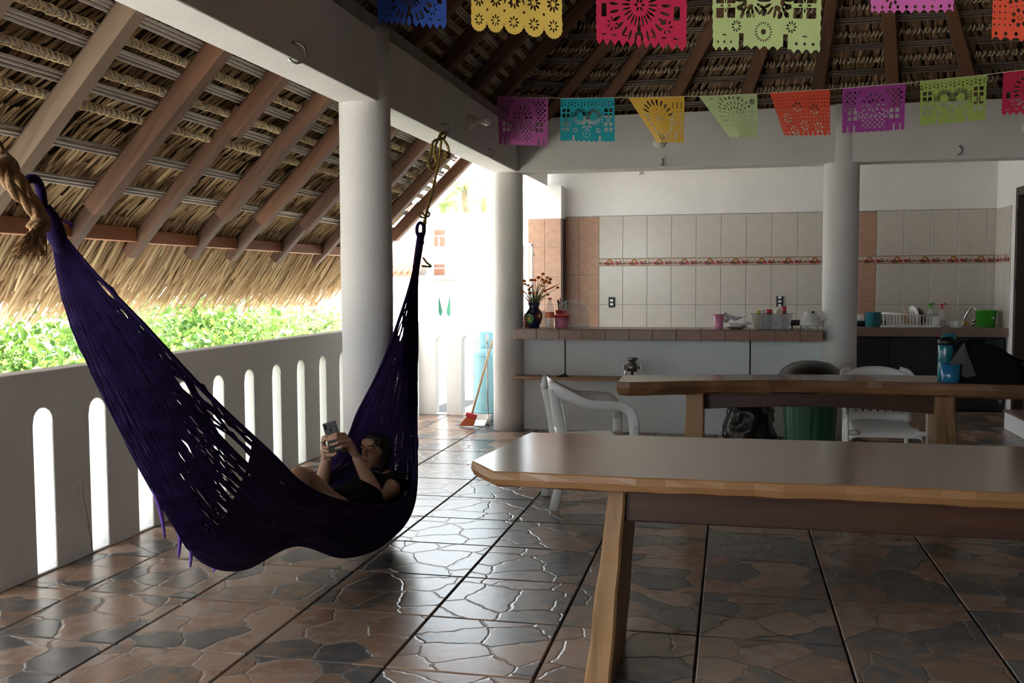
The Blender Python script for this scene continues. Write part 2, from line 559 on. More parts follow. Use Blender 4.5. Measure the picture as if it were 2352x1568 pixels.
plain('red_plastic', (0.55, 0.03, 0.04), 0.35, var=0.06)
plain('orange_plastic', (0.72, 0.20, 0.08), 0.5, var=0.1)
plain('bristle', (0.80, 0.26, 0.10), 0.7, var=0.2, scale=60)
plain('vase_blue', (0.012, 0.014, 0.05), 0.18, var=0.2)
plain('vase_green', (0.06, 0.30, 0.06), 0.3, var=0.2)
plain('vase_lime', (0.35, 0.55, 0.2), 0.3, var=0.2)
plain('vase_maroon', (0.14, 0.02, 0.035), 0.3, var=0.2)
plain('vase_yellow', (0.7, 0.5, 0.12), 0.3, var=0.1)
plain('flower_orange', (0.75, 0.20, 0.015), 0.7, var=0.25, scale=40, transl=0.2)
plain('stem_green', (0.12, 0.16, 0.05), 0.7, var=0.3, scale=30)
plain('skin', (0.42, 0.235, 0.155), 0.5, var=0.08, scale=10)
plain('hair', (0.006, 0.005, 0.005), 0.6, var=0.3, scale=60, bump=0.6, bscale=90)
plain('black_cotton', (0.009, 0.009, 0.010), 0.95, var=0.2, scale=20, bump=0.2, bscale=60, spec=0.1)
plain('eye_white', (0.6, 0.58, 0.56), 0.2, var=0.02)
plain('phone_case', (0.05, 0.055, 0.055), 0.3, var=0.7, scale=160)
plain('lens_black', (0.004, 0.004, 0.005), 0.08, var=0.1)
plain('paper_white', (0.78, 0.77, 0.80), 0.8, var=0.03, transl=0.2)
plain('bulb_glass', (0.72, 0.70, 0.66), 0.15, var=0.02)
plain('brass', (0.5, 0.33, 0.12), 0.35, 0.9, var=0.1)
plain('jar_yellow', (0.62, 0.42, 0.05), 0.4, var=0.1)
plain('sauce_red', (0.25, 0.04, 0.02), 0.35, var=0.15)
plain('sauce_dark', (0.07, 0.05, 0.05), 0.4, var=0.2)
glass('clear_plastic', (0.75, 0.78, 0.80), 0.28)
glass('clear_glass', (0.80, 0.84, 0.85), 0.2, 0.03)
glass('frosted_tub', (0.6, 0.62, 0.65), 0.33, 0.3)
glass('pink_plastic', (0.85, 0.30, 0.48), 0.72, 0.2)
glass('blue_plastic', (0.02, 0.20, 0.42), 0.7, 0.15)
glass('teal_plastic', (0.01, 0.19, 0.26), 0.75, 0.15)
glass('water', (0.6, 0.65, 0.7), 0.4, 0.03)
glass('mesh_grey', (0.09, 0.09, 0.09), 0.6, 0.8)
islands('leaf_green', [(0.03, 0.09, 0.015), (0.14, 0.25, 0.04), (0.07, 0.15, 0.025), (0.22, 0.31, 0.07)], 0.5, 0.35)
islands('leaf_pale', [(0.13, 0.22, 0.07), (0.28, 0.36, 0.14), (0.19, 0.27, 0.08)], 0.5, 0.35)
wood('bark', (0.12, 0.08, 0.05), (0.25, 0.19, 0.13), 2, 3.0, 0.9, 4, 0.5)
plain('house_white', (0.80, 0.79, 0.77), 0.9, var=0.03, scale=1)
plain('house_cream', (0.75, 0.70, 0.62), 0.9, var=0.05, scale=1)
plain('roof_clay', (0.30, 0.12, 0.07), 0.8, var=0.2, scale=4)
plain('brick_red', (0.22, 0.10, 0.065), 0.85, var=0.2, scale=12)
plain('dark_green', (0.008, 0.10, 0.06), 0.6, var=0.1)
plain('ground_pale', (0.50, 0.49, 0.45), 0.95, var=0.15, scale=0.6)
# ------------------------------------------------------------------ floor with ceramic tiles
TS = 0.55
fl = MB().span((-3.36, -3.6, -0.30), (4.6, 11.9, -0.012)).build('floor', 'grout')
tag(fl, kind='structure')


def tile_mesh(name, sx, sy, th, bev, mat):
    a, b = sx / 2, sy / 2
    vs = [(-a, -b, -th), (a, -b, -th), (a, b, -th), (-a, b, -th), (-a, -b, -bev), (a, -b, -bev), (a, b, -bev), (-a, b, -bev),
          (-a + bev, -b + bev, 0), (a - bev, -b + bev, 0), (a - bev, b - bev, 0), (-a + bev, b - bev, 0)]
    fs = [(0, 1, 5, 4), (1, 2, 6, 5), (2, 3, 7, 6), (3, 0, 4, 7), (4, 5, 9, 8), (5, 6, 10, 9), (6, 7, 11, 10), (7, 4, 8, 11), (8, 9, 10, 11)]
    m = bpy.data.meshes.new(name)
    m.from_pydata(vs, [], fs); m.update(); m.materials.append(MATS[mat])
    return m


ftile = tile_mesh('tile', TS - 0.009, TS - 0.009, 0.012, 0.004, 'flagstone_ceramic')
htile = tile_mesh('tile', 0.47, TS - 0.009, 0.012, 0.004, 'flagstone_ceramic')
rest = MB()
X0, Y0 = -1.214, 3.822
nt_count = 0
for i in range(-4, 11):
    for j in range(-13, 15):
        cx, cy = X0 + TS * (i + 0.5), Y0 + TS * (j + 0.5)
        if i == -4:
            if 1.7 < cy < 10.0: inst(htile, 'tile', fl, (-2.868 - 0.235, cy, 0)); nt_count += 1
            continue
        if cx - TS / 2 < -3.4 or cx > 4.5 or cy > 11.8 or cy < -3.4: continue
        u = (cx / cy) if cy > 0.5 else 9
        if cy > 1.7 and -0.95 < u < 0.48 and cy < 9.6 and nt_count < 300:
            inst(ftile, 'tile', fl, (cx, cy, 0), (0, 0, random.choice((0, PI / 2, PI, -PI / 2)))); nt_count += 1
        else:
            rest.span((cx - TS / 2 + 0.006, cy - TS / 2 + 0.006, -0.012), (cx + TS / 2 - 0.006, cy + TS / 2 - 0.006, 0))
ro = rest.build('tile', 'flagstone_ceramic', fl)
tag(ro, 'remaining flagstone floor tiles outside the view', kind='stuff')

# ------------------------------------------------------------------ pierced railing walls
def railing(name, length, height, centres, slot_w, slot_z0, slot_z1, thick, fn):
    faces = []
    edges = [0.0] + [(a + b) / 2 for a, b in zip(centres[:-1], centres[1:])] + [length]
    r = slot_w / 2
    K = 8
    for k, c in enumerate(centres):
        a, b = edges[k], edges[k + 1]
        zs = slot_z1 - r
        faces.append([(a, 0), (c - r, 0), (c - r, slot_z0), (c - r, zs), (a, zs)])
        faces.append([(c + r, 0), (b, 0), (b, zs), (c + r, zs), (c + r, slot_z0)])
        if slot_z0 > 0: faces.append([(c - r, 0), (c + r, 0), (c + r, slot_z0), (c - r, slot_z0)])
        arc = [(c - r * math.cos(PI * q / K), zs + r * math.sin(PI * q / K)) for q in range(K + 1)]
        top = [(c - r + 2 * r * q / K, height) for q in range(K + 1)]
        faces.append([(a, zs), arc[0], top[0], (a, height)])
        faces.append([arc[-1], (b, zs), (b, height), top[-1]])
        for q in range(K): faces.append([arc[q], arc[q + 1], top[q + 1], top[q]])
    return poly_slab(faces, thick, fn)


cs = [4.025 - 0.41 + 0.41 * k for k in range(-16, 15)]
w = railing('wall_left', 13.35, 0.975, [c + 3.6 for c in cs], 0.135, 0.012, 0.80, 0.13, lambda a, b, d: (-3.2 - d, a - 3.6, b)).build('wall_left', 'rail_plaster', bevel=0.006)
tag(w, kind='structure')
w = railing('wall_end', 1.12, 0.98, [0.25, 0.535, 0.86], 0.115, 0.01, 0.83, 0.12, lambda a, b, d: (-3.2 + a, 9.75 + d, b)).build('wall_end', 'rail_plaster', bevel=0.006)
tag(w, kind='structure')

# ------------------------------------------------------------------ columns and beams
def column(x, y, r, h, label):
    prof = [(r + random.uniform(-.002, .002), z) for z in np.linspace(0, h, 14)]
    o = MB().lathe(prof, 40).build('round_column', 'white_plaster', smooth=True, loc=(x, y, 0))
    return tag(o, label, 'column')


column(-2.03, 5.27, 0.146, 2.80, 'thick white round column behind the hammock, nearest of the three')
column(-2.04, 8.93, 0.143, 2.80, 'white round column at the left end of the bar counter')
column(0.925, 8.93, 0.147, 2.88, 'white round column at the right end of the bar counter')
b = MB().span((-2.14, -3.6, 2.388), (-1.915, 8.80, 2.77)).build('concrete_beam', 'white_plaster', bevel=0.008)
tag(b, 'long white concrete beam over the hammock with hooks', 'beam')
MB().span((-2.12, -3.6, 2.77), (-1.925, 8.98, 2.85)).build('mortar_course', 'mortar', b)
b = MB().span((-2.14, 8.80, 2.388), (4.3, 9.04, 2.87)).build('concrete_beam', 'white_plaster', bevel=0.008)
tag(b, 'pinkish white concrete beam above the bar counter', 'beam')
b = MB().span((-2.33, 9.04, 2.50), (-2.10, 11.30, 2.78)).build('concrete_beam', 'white_plaster', bevel=0.008)
tag(b, 'short white side beam running back above the kitchen tiled pillar', 'beam')
# kitchen shell
k = MB().span((-2.36, 9.045, 2.785), (2.95, 11.7, 2.87)).build('ceiling_slab', 'white_plaster')
k.name = 'ceiling_kitchen'; tag(k, kind='structure')
wb = MB().span((-2.33, 11.515, 0), (2.95, 11.7, 2.785)).build('wall_back', 'white_plaster'); tag(wb, kind='structure')
wr = MB().span((2.80, 10.70, 0), (2.95, 11.515, 2.785))
wr.span((2.80, 9.65, 2.30), (2.95, 10.70, 2.785)); wr.span((2.80, 9.04, 0), (2.95, 9.65, 2.785))
wr = wr.build('wall_right', 'white_plaster'); tag(wr, kind='structure')
w = MB().span((4.3, -3.6, 0), (4.5, 9.04, 2.87)).build('wall_side', 'old_wall'); tag(w, kind='structure')
w = MB().span((2.95, 9.04, 0), (4.5, 9.2, 2.87)).build('wall_corner', 'old_wall'); tag(w, kind='structure')
w = MB().span((-2.0, -3.8, 0), (4.5, -3.6, 2.87)).build('wall_front', 'old_wall'); tag(w, kind='structure')

w = MB().span((-2.2, 9.10, 0), (-2.1, 9.88, 2.50)).build('wall_light_block', 'white_plaster'); tag(w, kind='structure')  # added wall, unseen behind the column, cuts light entering the kitchen
d = MB().span((2.86, 9.66, 0.0), (2.91, 10.69, 2.29)).build('door_1', 'door_wood'); tag(d, kind='structure')
m = MB()
m.span((2.775, 10.62, 0.0), (2.86, 10.70, 2.30)); m.span((2.775, 9.65, 2.22), (2.86, 10.62, 2.30)); m.span((2.775, 9.65, 0.0), (2.86, 9.72, 2.22))
m.build('door_frame', 'door_wood', d)
for z in (0.5, 1.3, 2.0): MB().span((2.765, 10.60, z), (2.775, 10.64, z + 0.09)).build('hinge', 'black_iron', d)
st = MB().span((2.49, 8.2, 0), (2.775, 9.80, 0.165)).build('step', 'white_plaster', bevel=0.01)
tag(st, 'low white step along the right wall below the dark door', 'step')
MB().span((2.48, 8.2, 0.165), (2.775, 9.81, 0.18)).build('tread', 'counter_tile_dark', st)

# tiled wall: cream tiles, frieze, terracotta tiles (each a part of the wall)
def wall_tile(parent, x0, x1, z0, z1, y, mat, name='tile', th=0.010, key={}):
    kk = (round(x1 - x0, 3), round(z1 - z0, 3), mat)
    if kk not in key:
        key[kk] = tile_mesh(name, x1 - x0 - 0.004, z1 - z0 - 0.004, th, 0.002, mat)
    return inst(key[kk], name, parent, ((x0 + x1) / 2, y - th, (z0 + z1) / 2), (PI / 2, 0, 0))


YB = 11.515
MB().span((-1.925, YB - 0.004, 0.80), (2.80, YB, 2.155)).build('grout_bed', 'mortar', wb)
def tile_cols(x0, x1, w):
    out = []
    x = x0
    while x < x1 - 0.02:
        out.append((x, min(x + w, x1))); x += w
    return out
# rows measured from the counter up
for a, c in tile_cols(-1.523, 1.386, 0.2815) + tile_cols(1.575, 2.80, 0.2815):
    for z0, z1 in ((0.80, 1.113), (1.113, 1.567), (1.653, 2.15)):
        wall_tile(wb, a, c, z0, z1, YB, 'wall_tile_cream')
for a, c in tile_cols(-1.523, 2.80, 0.29):
    wall_tile(wb, a, c, 1.567, 1.653, YB - 0.003, 'frieze_print', 'frieze_tile')
for a, c in ((-1.92, -1.76), (-1.76, -1.523)):
    for z0, z1 in ((0.8, 1.10), (1.10, 1.46), (1.46, 2.14)):
        wall_tile(wb, a, c, z0, z1, YB, 'wall_tile_terracotta')
for z0, z1 in ((0.8, 1.20), (1.20, 1.567), (1.653, 2.14)):
    wall_tile(wb, 1.386, 1.575, z0, z1, YB, 'wall_tile_terracotta')
# tiles on the short right wall
def side_tile(y0, y1, z0, z1, mat, name='tile'):
    me = tile_mesh(name, y1 - y0 - 0.004, z1 - z0 - 0.004, 0.01, 0.002, mat)
    inst(me, name, wr, (2.79, (y0 + y1) / 2, (z0 + z1) / 2), (PI / 2, 0, -PI / 2))
for a, c in ((10.92, 11.22), (11.22, 11.5)):
    for z0, z1 in ((0.88, 1.113), (1.113, 1.567), (1.653, 2.15)): side_tile(a, c, z0, z1, 'wall_tile_cream')
    side_tile(a, c, 1.567, 1.653, 'frieze_print', 'frieze_tile')
# square pillar clad with terracotta tiles
sp = MB().span((-2.33, 11.27, 0), (-1.935, 11.515, 2.50)).build('tiled_pillar', 'white_plaster')
tag(sp, 'square kitchen corner pillar clad with terracotta tiles', 'pillar')
for a, c in ((-2.33, -2.13), (-2.13, -1.935)):
    for z0, z1 in ((0.10, 0.75), (0.75, 1.12), (1.12, 1.44), (1.44, 1.79), (1.79, 2.12)):
        wall_tile(sp, a, c, z0, z1, 11.27, 'wall_tile_terracotta')
MB().span((-1.935, 11.262, 0.1), (-1.918, 11.505, 2.12)).build('shade_strip', 'door_wood', sp)  # pillar's right face coloured dark for the shade on it
# narrow glazed door leaf standing open at the kitchen's left edge
dr = thing('window_leaf', 'narrow white framed glass leaf beside the tiled pillar', 'window', (0, 0, 0))
p0 = AY(1208, 565, 10.4); xa, xb = p0.x - 0.05, p0.x + 0.075
m = MB(); m.span((xa, 10.39, 0.9), (xa + .02, 10.42, 1.79)); m.span((xb - .02, 10.39, 0.9), (xb, 10.42, 1.79)); m.span((xa, 10.39, 1.77), (xb, 10.42, 1.80)); m.span((xa, 10.39, 0.0), (xb, 10.42, .9))
m.build('frame', 'white_plastic', dr, bevel=.003)
MB().span((xa + .02, 10.40, .9), (xb - .02, 10.41, 1.77)).build('pane', 'clear_glass', dr)
MB().span((xb, 10.385, 1.66), (xb + .012, 10.42, 1.70)).build('latch', 'steel', dr)

# ------------------------------------------------------------------ palm roof
SL = 0.93
LL = math.sqrt(1 + SL * SL)
UPD = Vector((1, 0, SL)) / LL
NRM = Vector((-SL, 0, 1)) / LL
def LP(x, y, n=0.0):
    return Vector((x, y, 2.9 + SL * (x + 2.03))) + NRM * n
XR = 1.05

roof = MB()
yA, yB = -4.4, 8.98
# backing skin of the whole roof (thick palm layer)
FB = [(-3.75, 9.02), (-2.03, 8.44)]
APEX = Vector((0.9, 7.2, 5.12))          # where the poles of the rounded end meet
fan_bot = [Vector((x_, 8.903, 2.86)) for x_ in (-1.732, -1.732, -1.267, -.604, .052, .688, 1.329, 1.984, 2.64, 3.53, 3.53)]
def FAN(k, z, n=0.0):
    """point on fan rafter line k at height z, lifted by n"""
    if k == 0: return LP(-2.03 + (z - 2.9) / SL, 8.44, n)
    if k == len(fan_bot) - 1:
        q = LP(-2.03 + (z - 2.9) / SL, 8.44, n); return Vector((2 * XR - q.x, q.y, q.z))
    s = (APEX.z - z) / (APEX.z - 2.86)
    p = APEX + (fan_bot[k] - APEX) * s
    return p + Vector((0, n * .8, n * .6))
def slab_quad(mb, pts, t):
    n = (pts[1] - pts[0]).cross(pts[2] - pts[0]).normalized()
    if n.z < 0: n = -n
    q = [p + n * t for p in pts]
    k = len(pts)
    mb.add(pts + q, [tuple(range(k)), tuple(range(k, 2 * k))] + [(i, (i + 1) % k, k + (i + 1) % k, k + i) for i in range(k)])
NB = 0.15
YE = 1.6      # the eave starts here; nearer than that the terrace lies open to the sky
slab_quad(roof, [LP(-3.62, YE, NB), LP(-3.62, 9.02, NB), LP(-2.03, 8.70, NB), LP(-2.03, YE, NB)], 0.12)
slab_quad(roof, [LP(-2.2, yA, NB), LP(-2.2, 8.60, NB), LP(XR + .16, 8.5, NB), LP(XR + .16, yA, NB)], 0.12)
for k in range(len(fan_bot) - 1):
    slab_quad(roof, [FAN(k, 2.66, NB), FAN(k + 1, 2.66, NB), FAN(k + 1, 5.11, NB), FAN(k, 5.11, NB)] if k in (0, len(fan_bot) - 2) else [FAN(k, 2.66, NB), FAN(k + 1, 2.66, NB), APEX + Vector((0, NB * .8, NB * .6))], 0.12)
slab_quad(roof, [FAN(0, 5.10, NB), APEX + Vector((0, NB * .8, NB * .6)), FAN(len(fan_bot) - 1, 5.10, NB), Vector((XR, 8.44, 6.0))], 0.12)
mir = lambda p: Vector((2 * XR - p.x, p.y, p.z))
slab_quad(roof, [mir(LP(-2.9, yA, NB)), mir(LP(-2.9, 8.75, NB)), mir(LP(XR + .16, 8.5, NB)), mir(LP(XR + .16, yA, NB))], 0.12)
slab_quad(roof, [LP(-2.05, yA + .5, NB), mir(LP(-2.05, yA + .5, NB)), Vector((XR, yA + .5, 5.764 + NB + .1))], 0.12)
ceil = roof.build('ceiling', 'thatch_back'); tag(ceil, kind='structure')


def leaf_rows(rows, mat, name, seed, label):
    """rows: (P0, P1, down, normal, spacing, width, length, lift0, lift1, jitter)"""
    g = np.random.default_rng(seed)
    V = []; F = []; base = 0
    for P0, P1, dn, nr, sp, wd, ln, l0, l1, jit in rows:
        P0 = np.array(P0); P1 = np.array(P1); dn = np.array(dn); nr = np.array(nr)
        L = np.linalg.norm(P1 - P0); sd = (P1 - P0) / max(L, 1e-6)
        n = max(1, int(L / sp))
        t = (np.arange(n) + g.uniform(-.45, .45, n) + 0.5) / n
        o = P0 + np.outer(t, P1 - P0)
        a = g.normal(0, jit, n)[:, None]
        D = dn * np.cos(a) + sd * np.sin(a)
        S = sd * np.cos(a) - dn * np.sin(a)
        tw = g.normal(0, .25, n)[:, None]
        S = S * np.cos(tw) + nr * np.sin(tw)
        Lh = (ln * g.uniform(.7, 1.25, n))[:, None]
        W = (wd * g.uniform(.6, 1.3, n))[:, None]
        z0 = (l0 + g.uniform(-.012, .012, n))[:, None]; z1 = (l1 + g.uniform(-.03, .03, n))[:, None]
        cols = []
        for f, wf in ((0, .55), (.5, 1.0), (1.0, .45)):
            c = o + D * Lh * f + nr * (z0 + (z1 - z0) * f)
            cols += [c - S * W * wf / 2, c - nr * W * .28 * wf, c + S * W * wf / 2]
        A = np.stack(cols, 1)            # n, 9, 3
        V.append(A.reshape(-1, 3))
        idx = (np.arange(n) * 9)[:, None, None] + base
        q = np.array([[0, 1, 4, 3], [1, 2, 5, 4], [3, 4, 7, 6], [4, 5, 8, 7]])[None]
        F.append((q + idx).reshape(-1, 4))
        base += n * 9
    V = np.concatenate(V); F = np.concatenate(F)
    me = bpy.data.meshes.new(name)
    me.from_pydata(V.tolist(), [], F.tolist()); me.update()
    me.materials.append(MATS[mat])
    o = bpy.data.objects.new(name, me); col.objects.link(o); o.parent = ceil
    return tag(o, label, kind='stuff')


# rafters of the left slope: main pole, tail piece beyond it
raf = [(-3.44 + .0, 0)]
RY = [-3.4, -2.75, -2.1, -1.45, -.8, -.15, .5, 1.15, 1.8, 2.35, 2.95, 3.606, 4.288, 4.925, 5.517, 6.03, 6.72, 7.47, 8.15, 8.74]
def ry(y0, x):
    return y0 + (-2.44 - x) * (0.15 if y0 < 8.5 else 0.10)
def beam_between(a, b, wdt, dep, wob=0.004, seg=5, up=NRM):
    """squared pole from a to b, slightly uneven; local x runs along it"""
    a = Vector(a); b = Vector(b); t = (b - a).normalized(); s = t.cross(up).normalized(); n2 = s.cross(t)
    mb = MB(); vs = []; fs = []
    Ln = (b - a).length
    for i in range(seg + 1):
        dx, dz = random.uniform(-wob, wob), random.uniform(-wob, wob)
        k = 1 + random.uniform(-.05, .05)
        for p, q in ((-1, -.7), (-.8, -1), (.8, -1), (1, -.7), (1, .7), (.8, 1), (-.8, 1), (-1, .7)):
            vs.append((Ln * i / seg, p * wdt / 2 * k + dx, q * dep / 2 * k + dz))
    for i in range(seg):
        for k in range(8): fs.append((i * 8 + k, i * 8 + (k + 1) % 8, i * 8 + 8 + (k + 1) % 8, i * 8 + 8 + k))
    fs += [tuple(range(8))[::-1], tuple(seg * 8 + k for k in range(8))]
    mb.add(vs, fs)
    return mb, Matrix((( t.x, s.x, n2.x, a.x), (t.y, s.y, n2.y, a.y), (t.z, s.z, n2.z, a.z), (0, 0, 0, 1)))
for i, y0 in enumerate(RY):
    if y0 < -0.2: continue
    if y0 < 1.6: continue
    e = {3.606: -3.35, 4.288: -3.20, 4.925: -2.72}.get(y0, -3.16)
    mb, M4 = beam_between(LP(e, ry(y0, e), -.055), LP(XR - .06, ry(y0, XR), -.055), 0.098, 0.095)
    o = mb.build('rafter', 'rafter_grey' if y0 in (2.95, 3.606) else 'rafter_wood', ceil); o.matrix_local = M4
    off = 0.045 if y0 != 4.925 else -0.02
    tp = -2.62 if y0 == 4.925 else -2.86
    mb, M4 = beam_between(LP(-3.44, ry(y0, -3.44) + off + .02, -.028), LP(tp, ry(y0, tp) + off + .02, -.012), 0.08, 0.075)
    o = mb.build('rafter_tail', 'rafter_dark', ceil); o.matrix_local = M4
for k in range(1, len(fan_bot) - 1):
    mb, M4 = beam_between(FAN(k, 2.87, -.05), APEX + Vector((0, -.05, -.05)), 0.10, 0.09, up=Vector((0, .8, .6)))
    o = mb.build('rafter', 'rafter_wood', ceil); o.matrix_local = M4
mb, M4 = beam_between(Vector((XR, -4.3, 5.66)), Vector((XR, 8.5, 5.66)), .12, .12, up=Vector((0, 0, 1)))
o = mb.build('ridge_pole', 'rafter_wood', ceil); o.matrix_local = M4
# eave purlin
pc = LP(-3.36, 0, .008)
MB().span((pc.x - .03, YE, pc.z - .04), (pc.x + .035, 5.1, pc.z + .042)).build('purlin', 'purlin_wood', ceil, bevel=.006)
MB().span((pc.x - .02, 5.1, pc.z - .046), (pc.x + .035, 8.95, pc.z + .03)).build('purlin', 'purlin_wood', ceil, bevel=.006)

# battens
rows_x = [(-3.13, 0), (-2.97, 0), (-2.809, 1), (-2.738, 0), (-2.674, 1), (-2.597, 0), (-2.538, 1), (-2.461, 0)]
x = -2.395; kd = 1
while x < XR - .1:
    rows_x.append((x, kd)); x += 0.0716; kd = 1 - kd
tie_mb = MB()
def tie_ring(c, t, r):
    """one loop of twisted palm around a batten running along t"""
    t = Vector(t).normalized(); a = t.orthogonal().normalized(); b2 = t.cross(a)
    sk = random.uniform(.004, .014)
    pts = [c + a * math.cos(w) * r + b2 * math.sin(w) * r * 1.1 + t * sk * math.sin(w) for w in [2 * PI * q / 6 for q in range(6)]]
    return pts
def batten(kind, pts, nr, ties=True, thick=1.0, mat='batten_wood'):
    """pts: polyline; kind 0 = two or three bare poles, 1 = pole bound with palm"""
    pts = [Vector(p) for p in pts]; nr = Vector(nr)
    m = MB()
    t = (pts[-1] - pts[0]).normalized(); dn = t.cross(nr).normalized()
    if kind == 0:
        for q in (-.016, .004, .022):
            m.tube([p + dn * q * thick + nr * random.uniform(-.004, .004) for p in pts], .0085 * thick, 6)
    else:
        m.tube(pts, .0105 * thick, 6)
    o = m.build('batten', mat, ceil, smooth=True)
    if kind == 1 and ties:
        tm = MB()
        for a, b in zip(pts[:-1], pts[1:]):
            L = (b - a).length; n = int(L / 0.034)
            for i in range(n):
                c = a + (b - a) * ((i + random.uniform(.25, .75)) / n)
                if c.y < 2.4 or random.random() < .06: continue
                tm.tube(tie_ring(c, b - a, .0175 * thick * random.uniform(.9, 1.15)), .0062 * thick, 4, closed=True)
        if tm.v:
            to = tm.build('palm_binding', 'palm_tie_fibre', o, smooth=True); tag(to, kind='stuff')
    return o
seg_y = [-4.2, 2.4, 4.5, 6.6, 8.6]
for x, kd in rows_x:
    ye = 8.5 if x > -2.2 else 8.62 + (-2.2 - x) * .3
    batten(kd, [LP(x, min(max(y, YE if x < -2.1 else y), ye), .012) for y in seg_y[:-1]] + [LP(x, ye, .012)], NRM, ties=x < 0.3)
# rows of the rounded end
zrow = 2.93; kd = 0
fan_rows = []
while zrow < 4.95:
    pts = [FAN(k, zrow, .015) for k in range(0, len(fan_bot))]
    batten(kd, pts, Vector((0, .8, .6)), ties=zrow < 4.2, thick=1.1, mat='batten_dark')
    fan_rows.append(zrow)
    zrow += .09; kd = 1 - kd
for k_ in range(3): pass
# thatch leaves
rows = []
DN = -UPD
for x, kd in rows_x:
    if x > 0.9: continue
    wide = .030
    rows.append((LP(x, 1.7 if x < -2.1 else 1.2), LP(x, 8.62 if x < -2.1 else 8.45), DN, NRM, .030, .024, .19, .040, .085, .045) if x > -2.82 else (LP(x, 1.7), LP(x, 8.7), DN, NRM, .022, .030, .24, .035, .055, .06))
for x in (-3.05, -3.21, -2.89):
    rows.append((LP(x, 1.7), LP(x, 8.85), DN, NRM, .020, .030, .34, .045, .065, .07))
leaf_rows(rows, 'thatch_straw', 'thatch', 3, 'dry palm leaves lying over the roof battens')
rows = []
for x, l0, l1, ln in ((-3.28, .04, .07, .44), (-3.33, .055, .075, .5), (-3.38, .065, .085, .5), (-3.44, .085, .10, .52), (-3.5, .1, .125, .46)):
    for rep in range(2):
        rows.append((LP(x, 1.7), LP(x, 8.98), (DN + Vector((0, .07, -.28))).normalized(), NRM, .021, .026, ln, l0, l0 + .01, .12))
leaf_rows(rows, 'thatch_straw', 'eave_fringe', 5, 'ragged straw fringe hanging along the eave')
rows = []
for z in fan_rows:
    for k in range(len(fan_bot) - 1):
        a, b2 = FAN(k, z, .015), FAN(k + 1, z, .015)
        dn = ((FAN(k, z - .5) + FAN(k + 1, z - .5)) / 2 - (a + b2) / 2).normalized()
        nn = (b2 - a).cross(dn).normalized()
        if nn.z < 0: nn = -nn
        rows.append((a, b2, dn, nn, .030, .040, .20, .01, .095, .10))
leaf_rows(rows, 'thatch_brown', 'thatch', 9, 'brown palm leaves of the rounded roof end')
# ------------------------------------------------------------------ hooks and lamp holders
def hook(u, v, face, label, r=0.03):
    if face == 'L':
        p = AX(u, v, -1.915); nrm = Vector((1, 0, 0)); t = Vector((0, 1, 0))
    else:
        p = AY(u, v, 8.80); nrm = Vector((0, -1, 0)); t = Vector((1, 0, 0))
    up = Vector((0, 0, 1))
    pts = [p - nrm * .02 + up * r]
    for k in range(11):
        a = PI * 0.5 - k / 10 * PI * 1.45
        pts.append(p + nrm * (.008 + r * .95 * math.cos(a) * .9 + .01) + up * r * math.sin(a) + t * .35 * r * math.cos(a))
    o = MB().tube(pts, .0065, 8).build('wall_hook', 'steel', smooth=True)
    return tag(o, label, 'hook', None), p


hook(672, 122, 'L', 'rusty steel hook on the beam left of the nearest column', .045)
hook(1013, 297, 'L', 'steel hook carrying the yellow hammock rope', .035)
hook(1121, 352, 'L', 'empty steel hook beside the far corner of the long beam', .03)
hook(1521, 373, 'B', 'dark steel hook on the back beam below the yellow flag', .03)
hook(2203, 346, 'B', 'steel hook on the back beam near the right edge', .035)
hk = AX(-240, -180, -1.915)
HK0 = Vector((-1.90, 1.81, 2.40))
hk_o = MB().tube([HK0 + Vector((-.03, 0, .04)), HK0 + Vector((.03, 0, .04)), HK0 + Vector((.05, 0, 0)), HK0 + Vector((.02, 0, -.04)), HK0 + Vector((-.01, 0, -.01))], .0065, 8).build('wall_hook', 'steel', smooth=True)
tag(hk_o, 'steel hook holding the jute end of the hammock', 'hook')


def lampholder(u, v, face, label, bulb=True, tilt=0.0):
    if face == 'L': p = AX(u, v, -1.915); rot = (0, PI / 2, 0)
    else: p = AY(u, v, 8.80); rot = (PI / 2, 0, 0)
    t = thing('lamp_holder', label, 'lamp', p)
    t.rotation_euler = rot
    MB().lathe([(.062, 0), (.062, .008), (.055, .02), (.038, .045), (.026, .062), (.024, .075), (.019, .08), (.0, .08)], 24).build('porcelain_base', 'porcelain', t, smooth=True)
    if bulb:
        MB().lathe([(.012, .075), (.014, .095), (.022, .112), (.031, .13), (.033, .148), (.026, .166), (.012, .176), (.001, .178)], 20).build('bulb', 'bulb_glass', t, smooth=True)
    else:
        MB().lathe([(.017, .078), (.013, .081), (.009, .078)], 16).build('socket_ring', 'brass', t, smooth=True)
lampholder(1075, 280, 'L', 'white porcelain lamp holder with round bulb on the long beam')
lampholder(1515, 326, 'B', 'empty porcelain lamp holder behind the yellow flag', False)
lampholder(2362, 292, 'B', 'porcelain lamp holder cut by the right picture edge')
p = AY(1472, 394, 10.2)
t = thing('spiral_bulb', 'small spiral bulb under the kitchen ceiling', 'bulb', (p.x, p.y, 0))
pts = [(math.cos(a) * .026, math.sin(a) * .026, p.z - .03 + .06 * a / (6 * PI)) for a in np.linspace(0, 6 * PI, 40)]
MB().tube(pts, .008, 6).build('spiral_tube', 'bulb_glass', t, smooth=True)
MB().lathe([(.02, p.z + .03), (.022, p.z + .06), (.015, 2.785)], 14).build('bulb_base', 'white_plastic', t)

